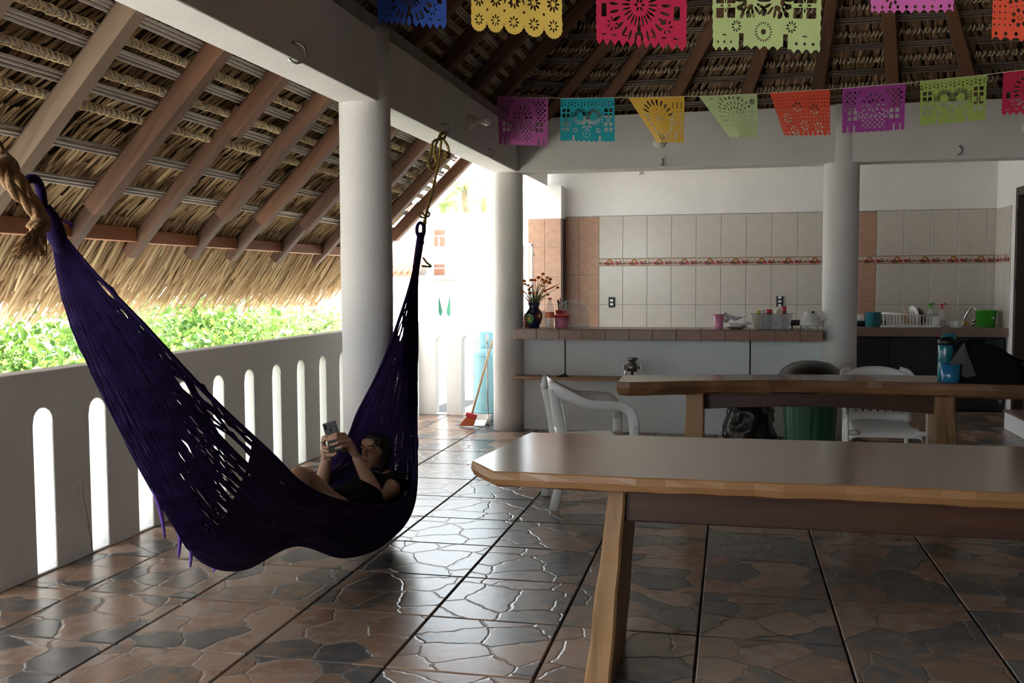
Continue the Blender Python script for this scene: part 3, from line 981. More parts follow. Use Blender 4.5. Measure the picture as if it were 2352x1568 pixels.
# ------------------------------------------------------------------ tables
def slab_top(name, ring, z, th, parent, seed):
    """thick plank with uneven edges: ring is a list of (x, y) counter-clockwise"""
    g = random.Random(seed)
    pts = []
    n = len(ring)
    for i in range(n):
        a, b2 = Vector(ring[i] + (0,)), Vector(ring[(i + 1) % n] + (0,))
        k = max(1, int((b2 - a).length / .09))
        for q in range(k):
            pts.append(a + (b2 - a) * (q / k) + Vector((g.uniform(-.004, .004), g.uniform(-.005, .005), 0)))
    c = sum(pts, Vector()) / len(pts)
    def ringat(off, zz, jit):
        out = []
        for i, p_ in enumerate(pts):
            t = (pts[(i + 1) % len(pts)] - pts[i - 1]).normalized()
            nn = Vector((t.y, -t.x, 0))
            out.append(p_ + nn * (off + g.uniform(-jit, jit)) + Vector((0, 0, zz + g.uniform(-jit, jit) * (.6 if zz < z - .01 else 0))))
        return out
    rs = [ringat(-.004, z, 0), ringat(0, z - .004, .001), ringat(.006, z - th * .45, .003), ringat(-.004, z - th * .85, .004), ringat(-.02, z - th, .003)]
    N = len(pts)
    vs = [v for r in rs for v in r]
    fs = [tuple(range(N))]
    for k in range(len(rs) - 1):
        for i in range(N): fs.append((k * N + i, k * N + (i + 1) % N, (k + 1) * N + (i + 1) % N, (k + 1) * N + i))
    fs.append(tuple((len(rs) - 1) * N + i for i in range(N))[::-1])
    o = MB().add(vs, fs).build(name, 'table_top_wood', parent)
    o.data.materials.append(MATS['table_edge_wood'])
    for f in o.data.polygons:
        if abs(f.normal.z) < .8: f.material_index = 1
    return o


def slab_leg(parent, xt, xb, y0, y1, h, seed, mat='table_leg_wood', dy=0.03):
    g = random.Random(seed)
    vs = []; n = 8
    for i in range(n + 1):
        f = i / n; z = h * f
        a = xb[0] + (xt[0] - xb[0]) * f + g.uniform(-.003, .003); b2 = xb[1] + (xt[1] - xb[1]) * f + g.uniform(-.002, .002)
        c0 = y0 - dy * (1 - f) + g.uniform(-.004, .004); c1 = y1 + dy * (1 - f)
        e = .008
        vs += [(a + e, c0, z), (b2 - e, c0, z), (b2, c0 + e, z), (b2, c1 - e, z), (b2 - e, c1, z), (a + e, c1, z), (a, c1 - e, z), (a, c0 + e, z)]
    fs = [(i * 8 + k, i * 8 + (k + 1) % 8, i * 8 + 8 + (k + 1) % 8, i * 8 + 8 + k) for i in range(n) for k in range(8)]
    fs += [tuple(range(8))[::-1], tuple(n * 8 + k for k in range(8))]
    return MB().add(vs, fs).build('leg', mat, parent)


t1 = thing('wooden_table', 'large dark wooden plank table in the foreground with clipped corner', 'table')
ring = [(-.885, 3.30), (-.770, 3.135), (-.2, 3.12), (.35, 3.13), (.9, 3.115), (1.5, 3.13), (2.2, 3.12), (2.25, 3.99), (1.4, 3.985), (.6, 3.995), (-.1, 3.98), (-.815, 3.985), (-.86, 3.62)]
slab_top('tabletop', ring, .76, .056, t1, 3)
slab_leg(t1, (-.394, -.335), (-.475, -.385), 3.215, 3.70, .706, 4)
slab_leg(t1, (1.70, 1.76), (1.75, 1.83), 3.215, 3.70, .706, 5)
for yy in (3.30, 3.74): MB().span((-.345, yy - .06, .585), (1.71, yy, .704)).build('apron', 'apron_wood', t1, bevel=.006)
t2 = thing('wooden_table', 'second plank table with wavy edge in front of the bar', 'table')
ring = [(-.69, 6.10), (-.61, 6.075), (-.25, 6.22), (.04, 6.315), (.45, 6.385), (.83, 6.40), (1.3, 6.36), (1.7, 6.30), (2.2, 6.25), (2.35, 6.3), (2.35, 6.85), (1.9, 6.87), (.89, 6.845), (.4, 6.77), (-.07, 6.68), (-.45, 6.60), (-.705, 6.54)]
slab_top('tabletop', ring, .76, .088, t2, 8)
slab_leg(t2, (-.275, -.165), (-.29, -.16), 6.32, 6.58, .675, 9)
slab_leg(t2, (1.235, 1.35), (1.225, 1.385), 6.40, 6.70, .675, 10)
fs = []
K = 12
for k in range(K):
    a, b2 = -.17 + 1.42 * k / K, -.17 + 1.42 * (k + 1) / K
    za, zb = .555 + .03 * math.sin(PI * k / K), .555 + .03 * math.sin(PI * (k + 1) / K)
    fs.append([(a, za), (b2, zb), (b2, .675), (a, .675)])
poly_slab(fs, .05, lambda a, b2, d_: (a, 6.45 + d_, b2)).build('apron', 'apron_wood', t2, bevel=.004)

# ------------------------------------------------------------------ white plastic armchairs
def armchair(label, loc, rz):
    t = thing('plastic_armchair', label, 'chair', loc, 'white plastic armchairs', rz)
    def seat(u, v):
        x = (u - .5) * (.46 - .05 * v); y = -.235 + .44 * v
        z = .425 - .018 * math.sin(PI * v) * (1 - (2 * u - 1) ** 2)
        if v < .14: z -= .055 * ((.14 - v) / .14) ** 1.4; y += .015 * ((.14 - v) / .14)
        e = abs(2 * u - 1)
        if e > .85: z -= .04 * ((e - .85) / .15) ** 2
        return (x, y, z)
    MB().grid(seat, 20, 18).build('seat', 'white_plastic', t, smooth=True, solid=.006)
    def bk(u, z):
        e = 2 * u - 1
        wv = .225 - .02 * max(0, (z - .45) / .35)
        return (e * wv, .205 + .14 * (z - .42) - .045 * e * e, z)
    ztop = lambda u: .795 - .05 * abs(2 * u - 1) ** 2.5
    br = MB()
    br.grid(lambda u, v: bk(u, .655 + (ztop(u) - .655) * v), 20, 5)
    br.grid(lambda u, v: bk(u, .43 + .055 * v), 20, 2)
    nsl = 9
    for k in range(nsl):
        a = k / nsl; b2 = (k + .70) / nsl
        if k == nsl - 1: b2 = 1.0
        br.grid(lambda u, v: bk(a + (b2 - a) * u, .485 + .17 * v), 2, 3)
    br.build('backrest', 'white_plastic', t, smooth=True, solid=.007)
    for s in (-1, 1):
        arm = spline([(s * .16, .262, .745), (s * .205, .235, .735), (s * .235, .14, .69), (s * .25, .04, .65), (s * .255, -.08, .64), (s * .255, -.17, .63), (s * .255, -.22, .585), (s * .253, -.235, .50)], 24)
        MB().tube(arm, [.012 + .005 * max(0, 1 - i / 9) for i in range(25)], 10, flat=2.9).build('armrest', 'white_plastic', t, smooth=True)
        fl_ = spline([(s * .253, -.235, .52), (s * .25, -.24, .38), (s * .25, -.25, .2), (s * .252, -.262, 0)], 10)
        MB().tube(fl_, .032, 10, flat=.4).build('leg', 'white_plastic', t, smooth=True)
        MB().tube([(s * .245, -.225, .40), (s * .18, -.21, .40)], .026, 8, flat=.7).build('seat_bracket', 'white_plastic', t, smooth=True)
        rl = spline([(s * .20, .255, .74), (s * .205, .215, .55), (s * .205, .195, .42), (s * .205, .21, .2), (s * .207, .25, 0)], 12)
        MB().tube(rl, [.028] * 5 + [.031] * 8, 10, flat=.45).build('leg', 'white_plastic', t, smooth=True)
    return t


armchair('white plastic armchair at the end of the second table, seen from its side', (-.865, 6.045, 0), math.atan2(.95, -.31))
armchair('white plastic armchair facing the camera behind the second table', (.985, 6.86, 0), 0.03)

# ------------------------------------------------------------------ bar counter, shelf and what hangs there
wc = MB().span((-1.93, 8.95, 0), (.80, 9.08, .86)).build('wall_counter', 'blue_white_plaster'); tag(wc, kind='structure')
bar = MB().span((-1.94, 8.735, .862), (.775, 9.22, .950)).build('bar_counter', 'mortar')
tag(bar, 'long bar counter edged with brownish pink tiles', 'counter')
xs = np.arange(-1.94, .775, .2105)
for a in xs:
    c = min(a + .2105, .775)
    me = tile_mesh('edge_tile', c - a - .004, .086, .008, .002, 'counter_tile')
    inst(me, 'edge_tile', bar, ((a + c) / 2, 8.727, .906), (PI / 2, 0, 0))
    me = tile_mesh('top_tile', c - a - .004, .236, .008, .002, 'counter_tile_dark')
    for yy in (8.857, 9.10): inst(me, 'top_tile', bar, ((a + c) / 2, yy, .958))
shelf = thing('wall_shelf', 'narrow wooden shelf hung on iron rods under the bar', 'shelf')
MB().span((-1.945, 8.66, .497), (.60, 8.945, .517)).build('board', 'shelf_wood', shelf, bevel=.003)
for u in (1298, 1723):
    p = AY(u, 800, 8.80)
    MB().tube([(p.x, 8.80, .517), (p.x, 8.80, .861)], .007, 8).build('rod', 'black_iron', shelf)
    MB().add([(p.x - .08, 8.75, .520), (p.x + .05, 8.74, .520), (p.x, 8.80, .55), (p.x - .03, 8.85, .520)], [(0, 1, 2), (1, 3, 2), (3, 0, 2), (0, 3, 1)]).build('foot', 'black_iron', shelf)
# hand mill on the shelf
p = AY(1452, 850, 8.74)
gm = thing('hand_mill', 'metal hand mill clamped on the wooden shelf under the bar', 'mill', (p.x, 8.74, .517))
MB().lathe([(.0, .0), (.03, 0), (.03, .012), (.012, .02), (.012, .085), (.0, .085)], 12).build('clamp', 'steel', gm, smooth=True)
MB().tube([(-.045, 0, .10), (.04, 0, .10)], [.036, .04], 16).build('barrel', 'steel', gm, smooth=True)
MB().lathe([(.018, .125), (.026, .145), (.045, .17), (.052, .185), (.046, .186), (.02, .14)], 20).build('hopper', 'steel', gm, smooth=True)
m = MB(); m.tube([(.04, 0, .10), (.075, 0, .10)], .012, 8); m.box((.08, 0, .10), (.014, .03, .08)); m.build('wing_screw', 'steel', gm)
m = MB(); m.tube([(-.045, 0, .10), (-.07, 0, .1)], .02, 10); m.box((-.075, 0, .1), (.012, .05, .05)); m.build('wing_screw', 'steel', gm)
MB().tube(spline([(-.03, -.03, .11), (-.055, -.045, .07), (-.06, -.045, -.01)], 8), .009, 8).build('crank', 'chrome', gm, smooth=True)


def outlet(p, rot, label, mats=('black_plastic', 'white_plastic'), n=2, size=(.075, .12)):
    t = thing('wall_outlet', label, 'outlet', p); t.rotation_euler = rot
    MB().box((0, -.004, 0), (size[0], .008, size[1])).build('plate', mats[0], t, bevel=.003)
    for k in range(n):
        MB().box((0, -.01, (k - (n - 1) / 2) * .045), (.036, .008, .026)).build('socket', mats[1], t, bevel=.002)
p = AY(1405, 694, 11.50); outlet((p.x, 11.503, p.z), (0, 0, 0), 'black wall outlet with two sockets left on the cream tiles')
p = AY(1791, 692, 11.50); outlet((p.x, 11.503, p.z), (0, 0, 0), 'black wall switch plate above the tub of jars', n=3)
p = AY(1953, 690, 8.85); outlet((p.x - .004, 8.838, p.z), (0, 0, .60), 'white outlet on the column at the right end of the bar', ('cream_plastic', 'cream_plastic'), 2, (.06, .11))

ZB = .958
# vase with flowers
p = AY(1227, 740, 8.93)
VX = p.x
vs_ = thing('painted_vase', 'dark blue vase painted with green and maroon flowers', 'vase', (VX, 8.93, ZB))
prof = [(.045, 0), (.05, .006), (.048, .02), (.066, .05), (.080, .10), (.078, .135), (.06, .165), (.045, .18), (.043, .195), (.06, .235), (.056, .235), (.038, .19)]
MB().lathe(prof, 32).build('body', 'vase_blue', vs_, smooth=True)
def vase_r(z):
    return float(np.interp(z, [q[1] for q in prof[:10]], [q[0] for q in prof[:10]]))
for ang, z0, pm, rim in ((-2.05, .085, 'vase_green', 'vase_lime'), (-.75, .112, 'vase_maroon', 'vase_maroon')):
    def onv(a, r_, lift):
        zz = z0 + r_ * math.sin(a); aa = ang + r_ * math.cos(a) / .078
        R_ = vase_r(zz) + lift
        return (R_ * math.cos(aa), R_ * math.sin(aa), zz)
    for mat, rr, lift, pet in ((rim, .044, .0006, .006), (pm, .037, .0014, .006), ('vase_yellow', .018, .0022, 0), ('red_plastic', .008, .003, 0)):
        m = MB(); vsx = [onv(0, 0, lift)]; n = 36
        for k in range(n):
            a = 2 * PI * k / n; vsx.append(onv(a, rr + pet * math.cos(10 * a), lift))
        m.add(vsx, [(0, k + 1, (k + 1) % n + 1) for k in range(n)])
        m.build('painted_flower', mat, vs_, smooth=True)
g = random.Random(11)
heads = [(1247, 629), (1237, 637), (1228, 643), (1220, 643), (1257, 637), (1264, 641), (1246, 642), (1254, 645), (1250, 648), (1262, 649), (1204, 645), (1206, 652), (1213, 655), (1281, 660), (1198, 674), (1258, 676), (1215, 665), (1217, 673), (1225, 672), (1251, 668)]
for (u, v) in heads:
    q = AY(u, v, 8.93 + g.uniform(-.07, .07))
    f = thing('dried_flower', 'small round orange dried flower in the dark blue vase', 'flower', (VX, 8.93, ZB + .2), 'orange flowers in the vase')
    o0 = Vector((VX, 8.93, ZB + .2)); e = q - o0
    st_ = spline([Vector((g.uniform(-.02, .02), g.uniform(-.02, .02), 0)), e * .5 + Vector((g.uniform(-.015, .015), 0, .02)), e], 6)
    MB().tube(st_, .0022, 5).build('stem', 'stem_green', f)
    r_ = g.uniform(.013, .019)
    m = MB().ball(e, (r_, r_, r_ * .8), 10, 7)
    for k in range(9):
        a = 2 * PI * k / 9
        m.ball(e + Vector((math.cos(a) * r_ * .8, math.sin(a) * r_ * .8, -r_ * .3)), (.006, .006, .004), 6, 4)
    m.build('flower_head', 'flower_orange', f, smooth=True)
for a, b2, lab in (((1212, 676), (1181, 651), 'long orange bract pointing left out of the vase'), ((1250, 668), (1287, 650), 'long orange bract pointing right out of the vase'), ((1252, 658), (1236, 651), 'short orange bract in the middle of the bouquet'), ((1215, 663), (1226, 652), 'orange bract leaning to the middle of the bouquet'), ((1218, 696), (1206, 680), 'drooping orange leaf at the vase mouth')):
    A_, B_ = AY(*a, 8.90), AY(*b2, 8.88)
    fl_ = thing('orange_bract', lab, 'flower', (VX, 8.93, ZB + .2))
    o0 = Vector((VX, 8.93, ZB + .2))
    pts = spline([A_ - o0, (A_ + B_) / 2 - o0 + Vector((0, 0, -.004)), B_ - o0], 8)
    MB().tube(pts, [.006, .011, .013, .013, .012, .010, .008, .005, .001], 6, flat=.5).build('bract', 'flower_orange', fl_, smooth=True)
    MB().tube([Vector((0, 0, 0)), (A_ - o0) * .6, A_ - o0], .003, 5).build('stem', 'stem_green', fl_)
gm_ = MB()
for k in range(46):
    a = g.uniform(-1, 1); h = g.uniform(.10, .24)
    e = Vector((a * .15 + g.uniform(-.02, .02), g.uniform(-.06, .06), h * (1 - .3 * abs(a))))
    gm_.tube(spline([Vector((a * .02, 0, 0)), e * .55 + Vector((0, 0, .015)), e], 5), [.0022, .002, .002, .0016, .0012, .0006], 4)
o = gm_.build('green_stalks', 'stem_green', loc=(VX, 8.93, ZB + .2)); tag(o, 'fine green stalks and grass filling the vase', 'greenery', kind='stuff')

# things on the left end of the bar
p = AY(1263, 750, 8.86)
t = thing('plastic_bottle', 'clear plastic bottle with orange cap next to the vase', 'bottle', (p.x, 8.86, ZB))
MB().lathe([(.036, 0), (.04, .005), (.04, .05), (.037, .07), (.04, .09), (.04, .165), (.034, .20), (.016, .245), (.014, .262)], 24).build('body', 'clear_plastic', t, smooth=True)
MB().lathe([(.0405, .095), (.0407, .10), (.0407, .148), (.0405, .15)], 24).build('label_band', 'orange_plastic', t, smooth=True)
MB().lathe([(.016, .262), (.016, .280), (.0, .281)], 18).build('cap', 'red_plastic', t)
MB().lathe([(.035, .004), (.037, .006), (.036, .085), (.0, .086)], 20).build('water', 'water', t, smooth=True)
p = AY(1289, 750, 8.93)
t = thing('food_tub', 'pink tub with red lid behind the plastic bottle', 'tub', (p.x, 8.95, ZB))
MB().lathe([(.058, 0), (.06, .004), (.068, .10), (.064, .10), (.056, .01)], 28).build('body', 'pink_plastic', t, smooth=True)
MB().lathe([(.055, .006), (.06, .065), (.0, .068)], 24).build('contents', 'sauce_dark', t, smooth=True)
MB().lathe([(.072, .098), (.074, .105), (.073, .12), (.06, .124), (.0, .124)], 28).build('lid', 'red_plastic', t, smooth=True)
MB().box((.075, 0, .10), (.012, .03, .03)).build('clip', 'orange_plastic', t, bevel=.003)
p = AY(1291, 720, 9.08)
t = thing('cutlery_cup', 'red cup full of cutlery behind the pink tub', 'cup', (p.x - .01, 9.08, ZB))
MB().lathe([(.04, 0), (.055, .16), (.051, .16), (.037, .005)], 24).build('body', 'red_plastic', t, smooth=True)
for k in range(9):
    a = g.uniform(0, 6.28); e = Vector((math.cos(a) * .055 + .015, math.sin(a) * .04, g.uniform(.20, .25)))
    MB().tube([Vector((math.cos(a) * .02, math.sin(a) * .02, .02)), e], [.003, .004], 5).ball(e, (.009, .005, .016), 8, 6).build('cutlery', 'black_plastic' if k % 3 else 'steel', t, smooth=True)
MB().tube([(0, 0, .05), (-.005, -.02, .275)], .005, 6).build('straw', 'orange_plastic', t)
p = AY(1318, 748, 9.12)
t = thing('glass_dome', 'large clear dome cover standing on the bar by the terracotta tiles', 'cover', (p.x, 9.10, ZB))
pr = [(.150, .004), (.152, .02), (.150, .10), (.14, .16), (.115, .215), (.07, .248), (.02, .262), (.0, .263)]
MB().lathe(pr, 40, sx=1.05, sy=.62).build('dome', 'clear_glass', t, smooth=True)
MB().tube([(.16 * 1.02 * math.cos(a), .1 * math.sin(a), .006) for a in np.linspace(0, 2 * PI, 33)[:-1]], .006, 6, closed=True).build('rim', 'clear_plastic', t, smooth=True)
p = AY(1210, 745, 9.12)
o = MB().lathe([(.03, 0), (.032, .004), (.032, .10), (.027, .112), (.027, .128), (0, .129)], 20).build('jar', 'sauce_red', smooth=True, loc=(p.x, 9.13, ZB)); tag(o, 'dark red jar half hidden behind the vase', 'jar')
p = AY(1250, 745, 9.10)
t = thing('glass_jug', 'glass jug with handle between vase and bottle', 'jug', (p.x - .02, 9.10, ZB))
MB().lathe([(.045, 0), (.05, .01), (.055, .08), (.045, .15), (.042, .15), (.05, .08), (.045, .012)], 24).build('body', 'clear_glass', t, smooth=True)
MB().tube(spline([(.045, 0, .14), (.085, 0, .12), (.085, 0, .06), (.05, 0, .03)], 12), .006, 8).build('handle', 'white_plastic', t, smooth=True)

# things on the right end of the bar
p = AY(1651, 756, 8.83)
o = MB().lathe([(.033, 0), (.035, .004), (.047, .135), (.044, .135), (.032, .008)], 28).build('plastic_cup', 'pink_plastic', smooth=True, loc=(p.x, 8.83, ZB)); tag(o, 'pink translucent cup on the bar', 'cup')
p = AY(1692, 756, 8.90)
t = thing('serving_plate', 'wooden rimmed plate at the bottom of the plate pile', 'plate', (p.x, 8.90, ZB))
MB().lathe([(.05, 0), (.055, .006), (.10, .016), (.102, .020), (.05, .011), (0, .011)], 32).build('dish', 'brown_ceramic', t, smooth=True)
o = MB().lathe([(.06, 0), (.065, .004), (.092, .028), (.089, .029), (.06, .008), (0, .008)], 32).build('bowl', 'white_ceramic', smooth=True, loc=(p.x + .01, 8.90, ZB + .0205)); tag(o, 'shallow pale bowl holding white napkins', 'bowl')
def crumple(w_, h_, seed, amp):
    q = random.Random(seed); off = Vector((q.uniform(0, 50), q.uniform(0, 50), 0))
    return MB().grid(lambda u, v: (w_ * (u - .5), h_ * (v - .5), .02 + amp * (noise.noise(Vector((u * 3, v * 3, 0)) + off) + 1) * .5 + amp * .8 * abs(u - .5)), 14, 10)
o = crumple(.20, .12, 4, .085).build('napkin', 'paper_white', solid=.001, loc=(p.x - .01, 8.90, ZB + .032)); tag(o, 'crumpled white paper napkin lying in the pale bowl', 'napkin')
o = crumple(.11, .10, 9, .10).build('napkin', 'paper_white', solid=.001, loc=(p.x - .10, 8.98, ZB)); tag(o, 'white paper napkin leaning behind the pink cup', 'napkin')
o = crumple(.08, .10, 15, .05).build('napkin', 'paper_white', solid=.001, loc=(p.x + .125, 9.0, ZB)); tag(o, 'small white paper scrap between plates and tub', 'napkin')
p = AY(1772, 757, 8.88); TX = p.x
t = thing('storage_tub', 'clear rectangular tub full of jars on the bar', 'tub', (TX, 8.90, ZB))
m = MB(); vs2 = []
for z_, a, b2 in ((.004, .145, .075), (.135, .172, .095), (.14, .185, .105)):
    vs2 += [(-a, -b2, z_), (a, -b2, z_), (a, b2, z_), (-a, b2, z_)]
m.add(vs2, [(0, 1, 2, 3)] + [(k * 4 + i, k * 4 + (i + 1) % 4, k * 4 + 4 + (i + 1) % 4, k * 4 + 4 + i) for k in range(2) for i in range(4)])
m.build('tub_wall', 'frosted_tub', t, solid=.003)
def jar(dx, dy, r, h, mat, capm, caph, lab, cat='jar', lz=.008):
    tt = thing('condiment_' + cat, lab, cat, (TX + dx, 8.90 + dy, ZB + lz), 'jars in the clear tub')
    MB().lathe([(r * .95, 0), (r, .004), (r, h * .8), (r * .62, h * .94), (r * .6, h)], 18).build('body', mat, tt, smooth=True)
    MB().lathe([(r * .68, h), (r * .70, h + .003), (r * .66, h + caph), (0, h + caph + .001)], 18).build('cap', capm, tt, smooth=True)
jar(-.115, -.03, .034, .135, 'jar_yellow', 'vase_yellow', .022, 'yellow capped condiment jar at the left of the clear tub')
jar(-.02, -.02, .042, .14, 'sauce_dark', 'red_plastic', .028, 'dark jar with wide red lid in the clear tub')
jar(.105, -.03, .03, .155, 'sauce_red', 'red_plastic', .04, 'hot sauce bottle with red cap in the clear tub', 'bottle')
jar(-.07, .04, .028, .13, 'white_plastic', 'white_plastic', .03, 'white capped bottle inside the clear tub', 'bottle')
o = MB().box((0, 0, .06), (.07, .03, .115)).build('label_box', 'paper_white', loc=(TX + .045, 8.845, ZB + .01)); o.name = 'carton'; tag(o, 'small white carton with red mark in the clear tub', 'carton')
MB().box((-.01, -.0155, .045), (.025, .002, .03)).build('red_mark', 'red_plastic', o)
p = AY(1791, 718, 8.98)
o = MB().ball((0, 0, .045), (.045, .04, .05), 20, 14).build('gourd', 'cream_plastic', smooth=True, loc=(TX + .075, 8.955, ZB + .10)); tag(o, 'round cream coloured gourd on top of the tub', 'gourd')
p = AY(1827, 748, 9.0)
t = thing('frying_pan', 'small black pan between tub and white jug', 'pan', (p.x, 9.05, ZB))
MB().lathe([(.06, .03), (.065, .032), (.072, .075), (.069, .075), (.06, .038), (0, .038)], 28).build('bowl', 'black_iron', t, smooth=True)
for a in (0, 2.1, 4.2): MB().tube([(.05 * math.cos(a), .05 * math.sin(a), 0), (.05 * math.cos(a), .05 * math.sin(a), .032)], .005, 6).build('foot', 'black_iron', t)
p = AY(1862, 756, 8.86); bx = p.x
t = thing('citrus_juicer', 'white electric juicer with cord beside the column', 'juicer', (bx, 8.88, ZB))
MB().lathe([(.075, .028), (.09, .04), (.092, .06), (.085, .095), (.065, .125), (.060, .135), (.056, .165), (.0, .167)], 32).build('body', 'white_plastic', t, smooth=True)
MB().tube(spline([(.05, 0, .16), (.085, 0, .165), (.092, 0, .13), (.075, 0, .10)], 10), .009, 8).build('handle', 'white_plastic', t, smooth=True)
for a in (-2.2, -.9, .6, 2.0): MB().tube([(.06 * math.cos(a), .06 * math.sin(a), 0), (.07 * math.cos(a), .07 * math.sin(a), .035)], [.008, .012], 8).build('foot', 'white_plastic', t)
MB().box((.015, -.055, .155), (.02, .012, .02)).build('spout', 'black_plastic', t)
MB().tube(spline([(.05, -.04, .035), (.09, -.07, .012), (.13, -.12, .02), (.17, -.10, .06), (.155, -.06, .09), (.11, -.05, .095), (.08, .0, .06)], 24), .0025, 6).build('cord', 'cream_plastic', t, smooth=True)

# ------------------------------------------------------------------ sink counter and its things
sk = thing('sink_counter', 'dark tiled sink counter over black cabinets', 'counter')
MB().span((1.08, 10.93, .80), (2.795, 11.50, .875)).build('slab', 'mortar', sk)
for a in np.arange(1.08, 2.78, .215):
    c = min(a + .215, 2.80)
    inst(tile_mesh('edge_tile', c - a - .004, .092, .008, .002, 'counter_tile_dark'), 'edge_tile', sk, ((a + c) / 2, 10.922, .837), (PI / 2, 0, 0))
    inst(tile_mesh('top_tile', c - a - .004, .28, .008, .002, 'counter_tile_dark'), 'top_tile', sk, ((a + c) / 2, 11.07, .883))
    inst(tile_mesh('top_tile', c - a - .004, .27, .008, .002, 'counter_tile_dark'), 'top_tile', sk, ((a + c) / 2, 11.35, .883))
cb = thing('base_cabinet', 'black base cabinet under the sink counter', 'cabinet')
MB().span((1.08, 10.99, .02), (2.77, 11.49, .798)).build('carcass', 'black_plastic', cb)
for k, (a, c) in enumerate(((1.09, 1.64), (1.65, 2.20), (2.21, 2.765))):
    dd = MB().span((a, 10.965, .05), (c, 10.99, .78)).build('door', 'black_plastic', cb, bevel=.003)
    if k == 2:
        p = AY(2218, 787, 10.955); MB().tube([(p.x - .06, 10.955, p.z), (p.x + .06, 10.955, p.z)], .006, 8).build('handle', 'chrome', dd)
        for z_ in (.12, .21): MB().box((c - .025, 10.96, z_), (.03, .012, .03)).build('hinge', 'steel', dd)
ZS = .883
def SY(u, y=11.1): return AY(u, 740, y).x
t = thing('enamel_pot', 'dark teal enamel pot on the sink counter', 'pot', (SY(2006, 11.1), 11.10, ZS))
MB().lathe([(.078, 0), (.085, .006), (.087, .155), (.091, .158), (.083, .158), (.08, .01)], 32).build('body', 'teal_enamel', t, smooth=True)
MB().tube(spline([(.083, 0, .06), (.12, 0, .05), (.115, 0, .02), (.085, 0, .02)], 8), .008, 6).build('handle', 'black_plastic', t, smooth=True)
o = MB().lathe([(.06, 0), (.11, .03), (.115, .06), (.11, .06), (.06, .008), (0, .008)], 28).build('dark_pan', 'black_iron', smooth=True, loc=(SY(1972, 11.3), 11.28, ZS)); tag(o, 'dark pan beside the teal pot, half behind the column', 'pan')
o = MB().lathe([(.045, 0), (.04, .10), (.036, .12), (0, .125)], 20).build('clear_lid', 'clear_plastic', smooth=True, loc=(SY(1975, 11.3), 11.28, ZS + .0085)); tag(o, 'clear plastic beaker upturned in the dark pan', 'beaker')
RX = SY(2087, 11.12)
rk = thing('dish_rack', 'white plastic dish rack on the sink counter', 'rack', (RX, 11.12, ZS))
MB().span((-.30, -.13, 0), (.30, .13, .02)).build('tray', 'white_plastic', rk, bevel=.006)
m = MB(); m.tube([(-.29, -.12, .15), (.27, -.12, .12), (.27, .12, .12), (-.29, .12, .15)], .008, 6, closed=True); m.build('rim', 'white_plastic', rk, smooth=True)
for k in range(17):
    for s in (-1, 1):
        x_ = -.27 + .53 * k / 16
        MB().tube([(x_, s * .12, .02), (x_, s * .12, .147 - .028 * k / 16)], .0045, 5).build('slat', 'white_plastic', rk)
MB().box((.245, -.122, .075), (.075, .008, .09)).build('cutlery_panel', 'white_plastic', rk, bevel=.003)
for dx, r_, tl, mat, lab in ((.055, .105, .20, 'white_ceramic', 'large white plate leaning in the dish rack'), (.125, .095, .25, 'brown_ceramic', 'brown rimmed plate behind the white plate in the rack'), (-.02, .075, .15, 'wall_tile_terracotta', 'square terracotta coloured board in the dish rack')):
    tt = thing('rack_board' if 'board' in lab else 'rack_plate', lab, 'board' if 'board' in lab else 'plate', (RX + dx, 11.12, ZS + .02))
    tt.rotation_euler = (0, PI / 2 - tl, 0.35)
    if 'board' in lab: MB().box((-.09, 0, 0), (.14, .12, .012)).build('board', mat, tt, bevel=.004)
    else: MB().lathe([(0, .004), (r_ * .6, .004), (r_, .016), (r_ * .98, .02), (r_ * .58, .01), (0, .01)], 28, c=(-r_, 0, 0)).build('dish', mat, tt, smooth=True)
tt = thing('glass_mug', 'clear glass mug at the left of the dish rack', 'mug', (RX - .21, 11.12, ZS + .02))
MB().lathe([(.036, 0), (.04, .005), (.042, .12), (.039, .12), (.035, .01)], 22).build('body', 'clear_plastic', tt, smooth=True)
MB().tube(spline([(.04, -.01, .09), (.07, -.02, .08), (.07, -.02, .04), (.04, -.01, .03)], 10), .006, 6).build('handle', 'clear_plastic', tt, smooth=True)
for u, y_, mat, lab in ((2136, 11.30, 'lime_plastic', 'dispenser bottle with green pump behind the dish rack'), (2163, 11.25, 'red_plastic', 'dispenser bottle with red spray head right of the rack')):
    tt = thing('soap_bottle', lab, 'bottle', (SY(u, y_), y_, ZS))
    MB().lathe([(.036, 0), (.04, .006), (.04, .11), (.03, .15), (.014, .18), (.013, .195)], 22).build('body', 'clear_plastic', tt, smooth=True)
    MB().lathe([(.033, .004), (.037, .008), (.036, .07), (0, .072)], 18).build('soap', 'water', tt, smooth=True)
    m = MB(); m.lathe([(.016, .195), (.016, .215), (.008, .22), (.008, .235), (0, .236)], 14); m.box((.012, 0, .24), (.06, .018, .018), (0, -.25, 0)); m.build('pump', mat, tt, smooth=False)
fc = thing('sink_faucet', 'chrome gooseneck faucet over the sink', 'faucet', (SY(2212, 11.40), 11.38, ZS))
MB().lathe([(.026, 0), (.026, .01), (.015, .03), (.012, .06)], 16).build('base', 'chrome', fc, smooth=True)
MB().tube(spline([(0, 0, .05), (.03, -.02, .14), (.07, -.04, .20), (.095, -.05, .205), (.105, -.06, .18), (.108, -.06, .15)], 18), .011, 10).build('spout', 'chrome', fc, smooth=True)
m = MB(); m.lathe([(.014, 0), (.014, .03), (.008, .05)], 10, c=(.10, 0, 0)); m.ball((.10, 0, .06), .02, 10, 8); m.build('tap_knob', 'chrome', fc, smooth=True)
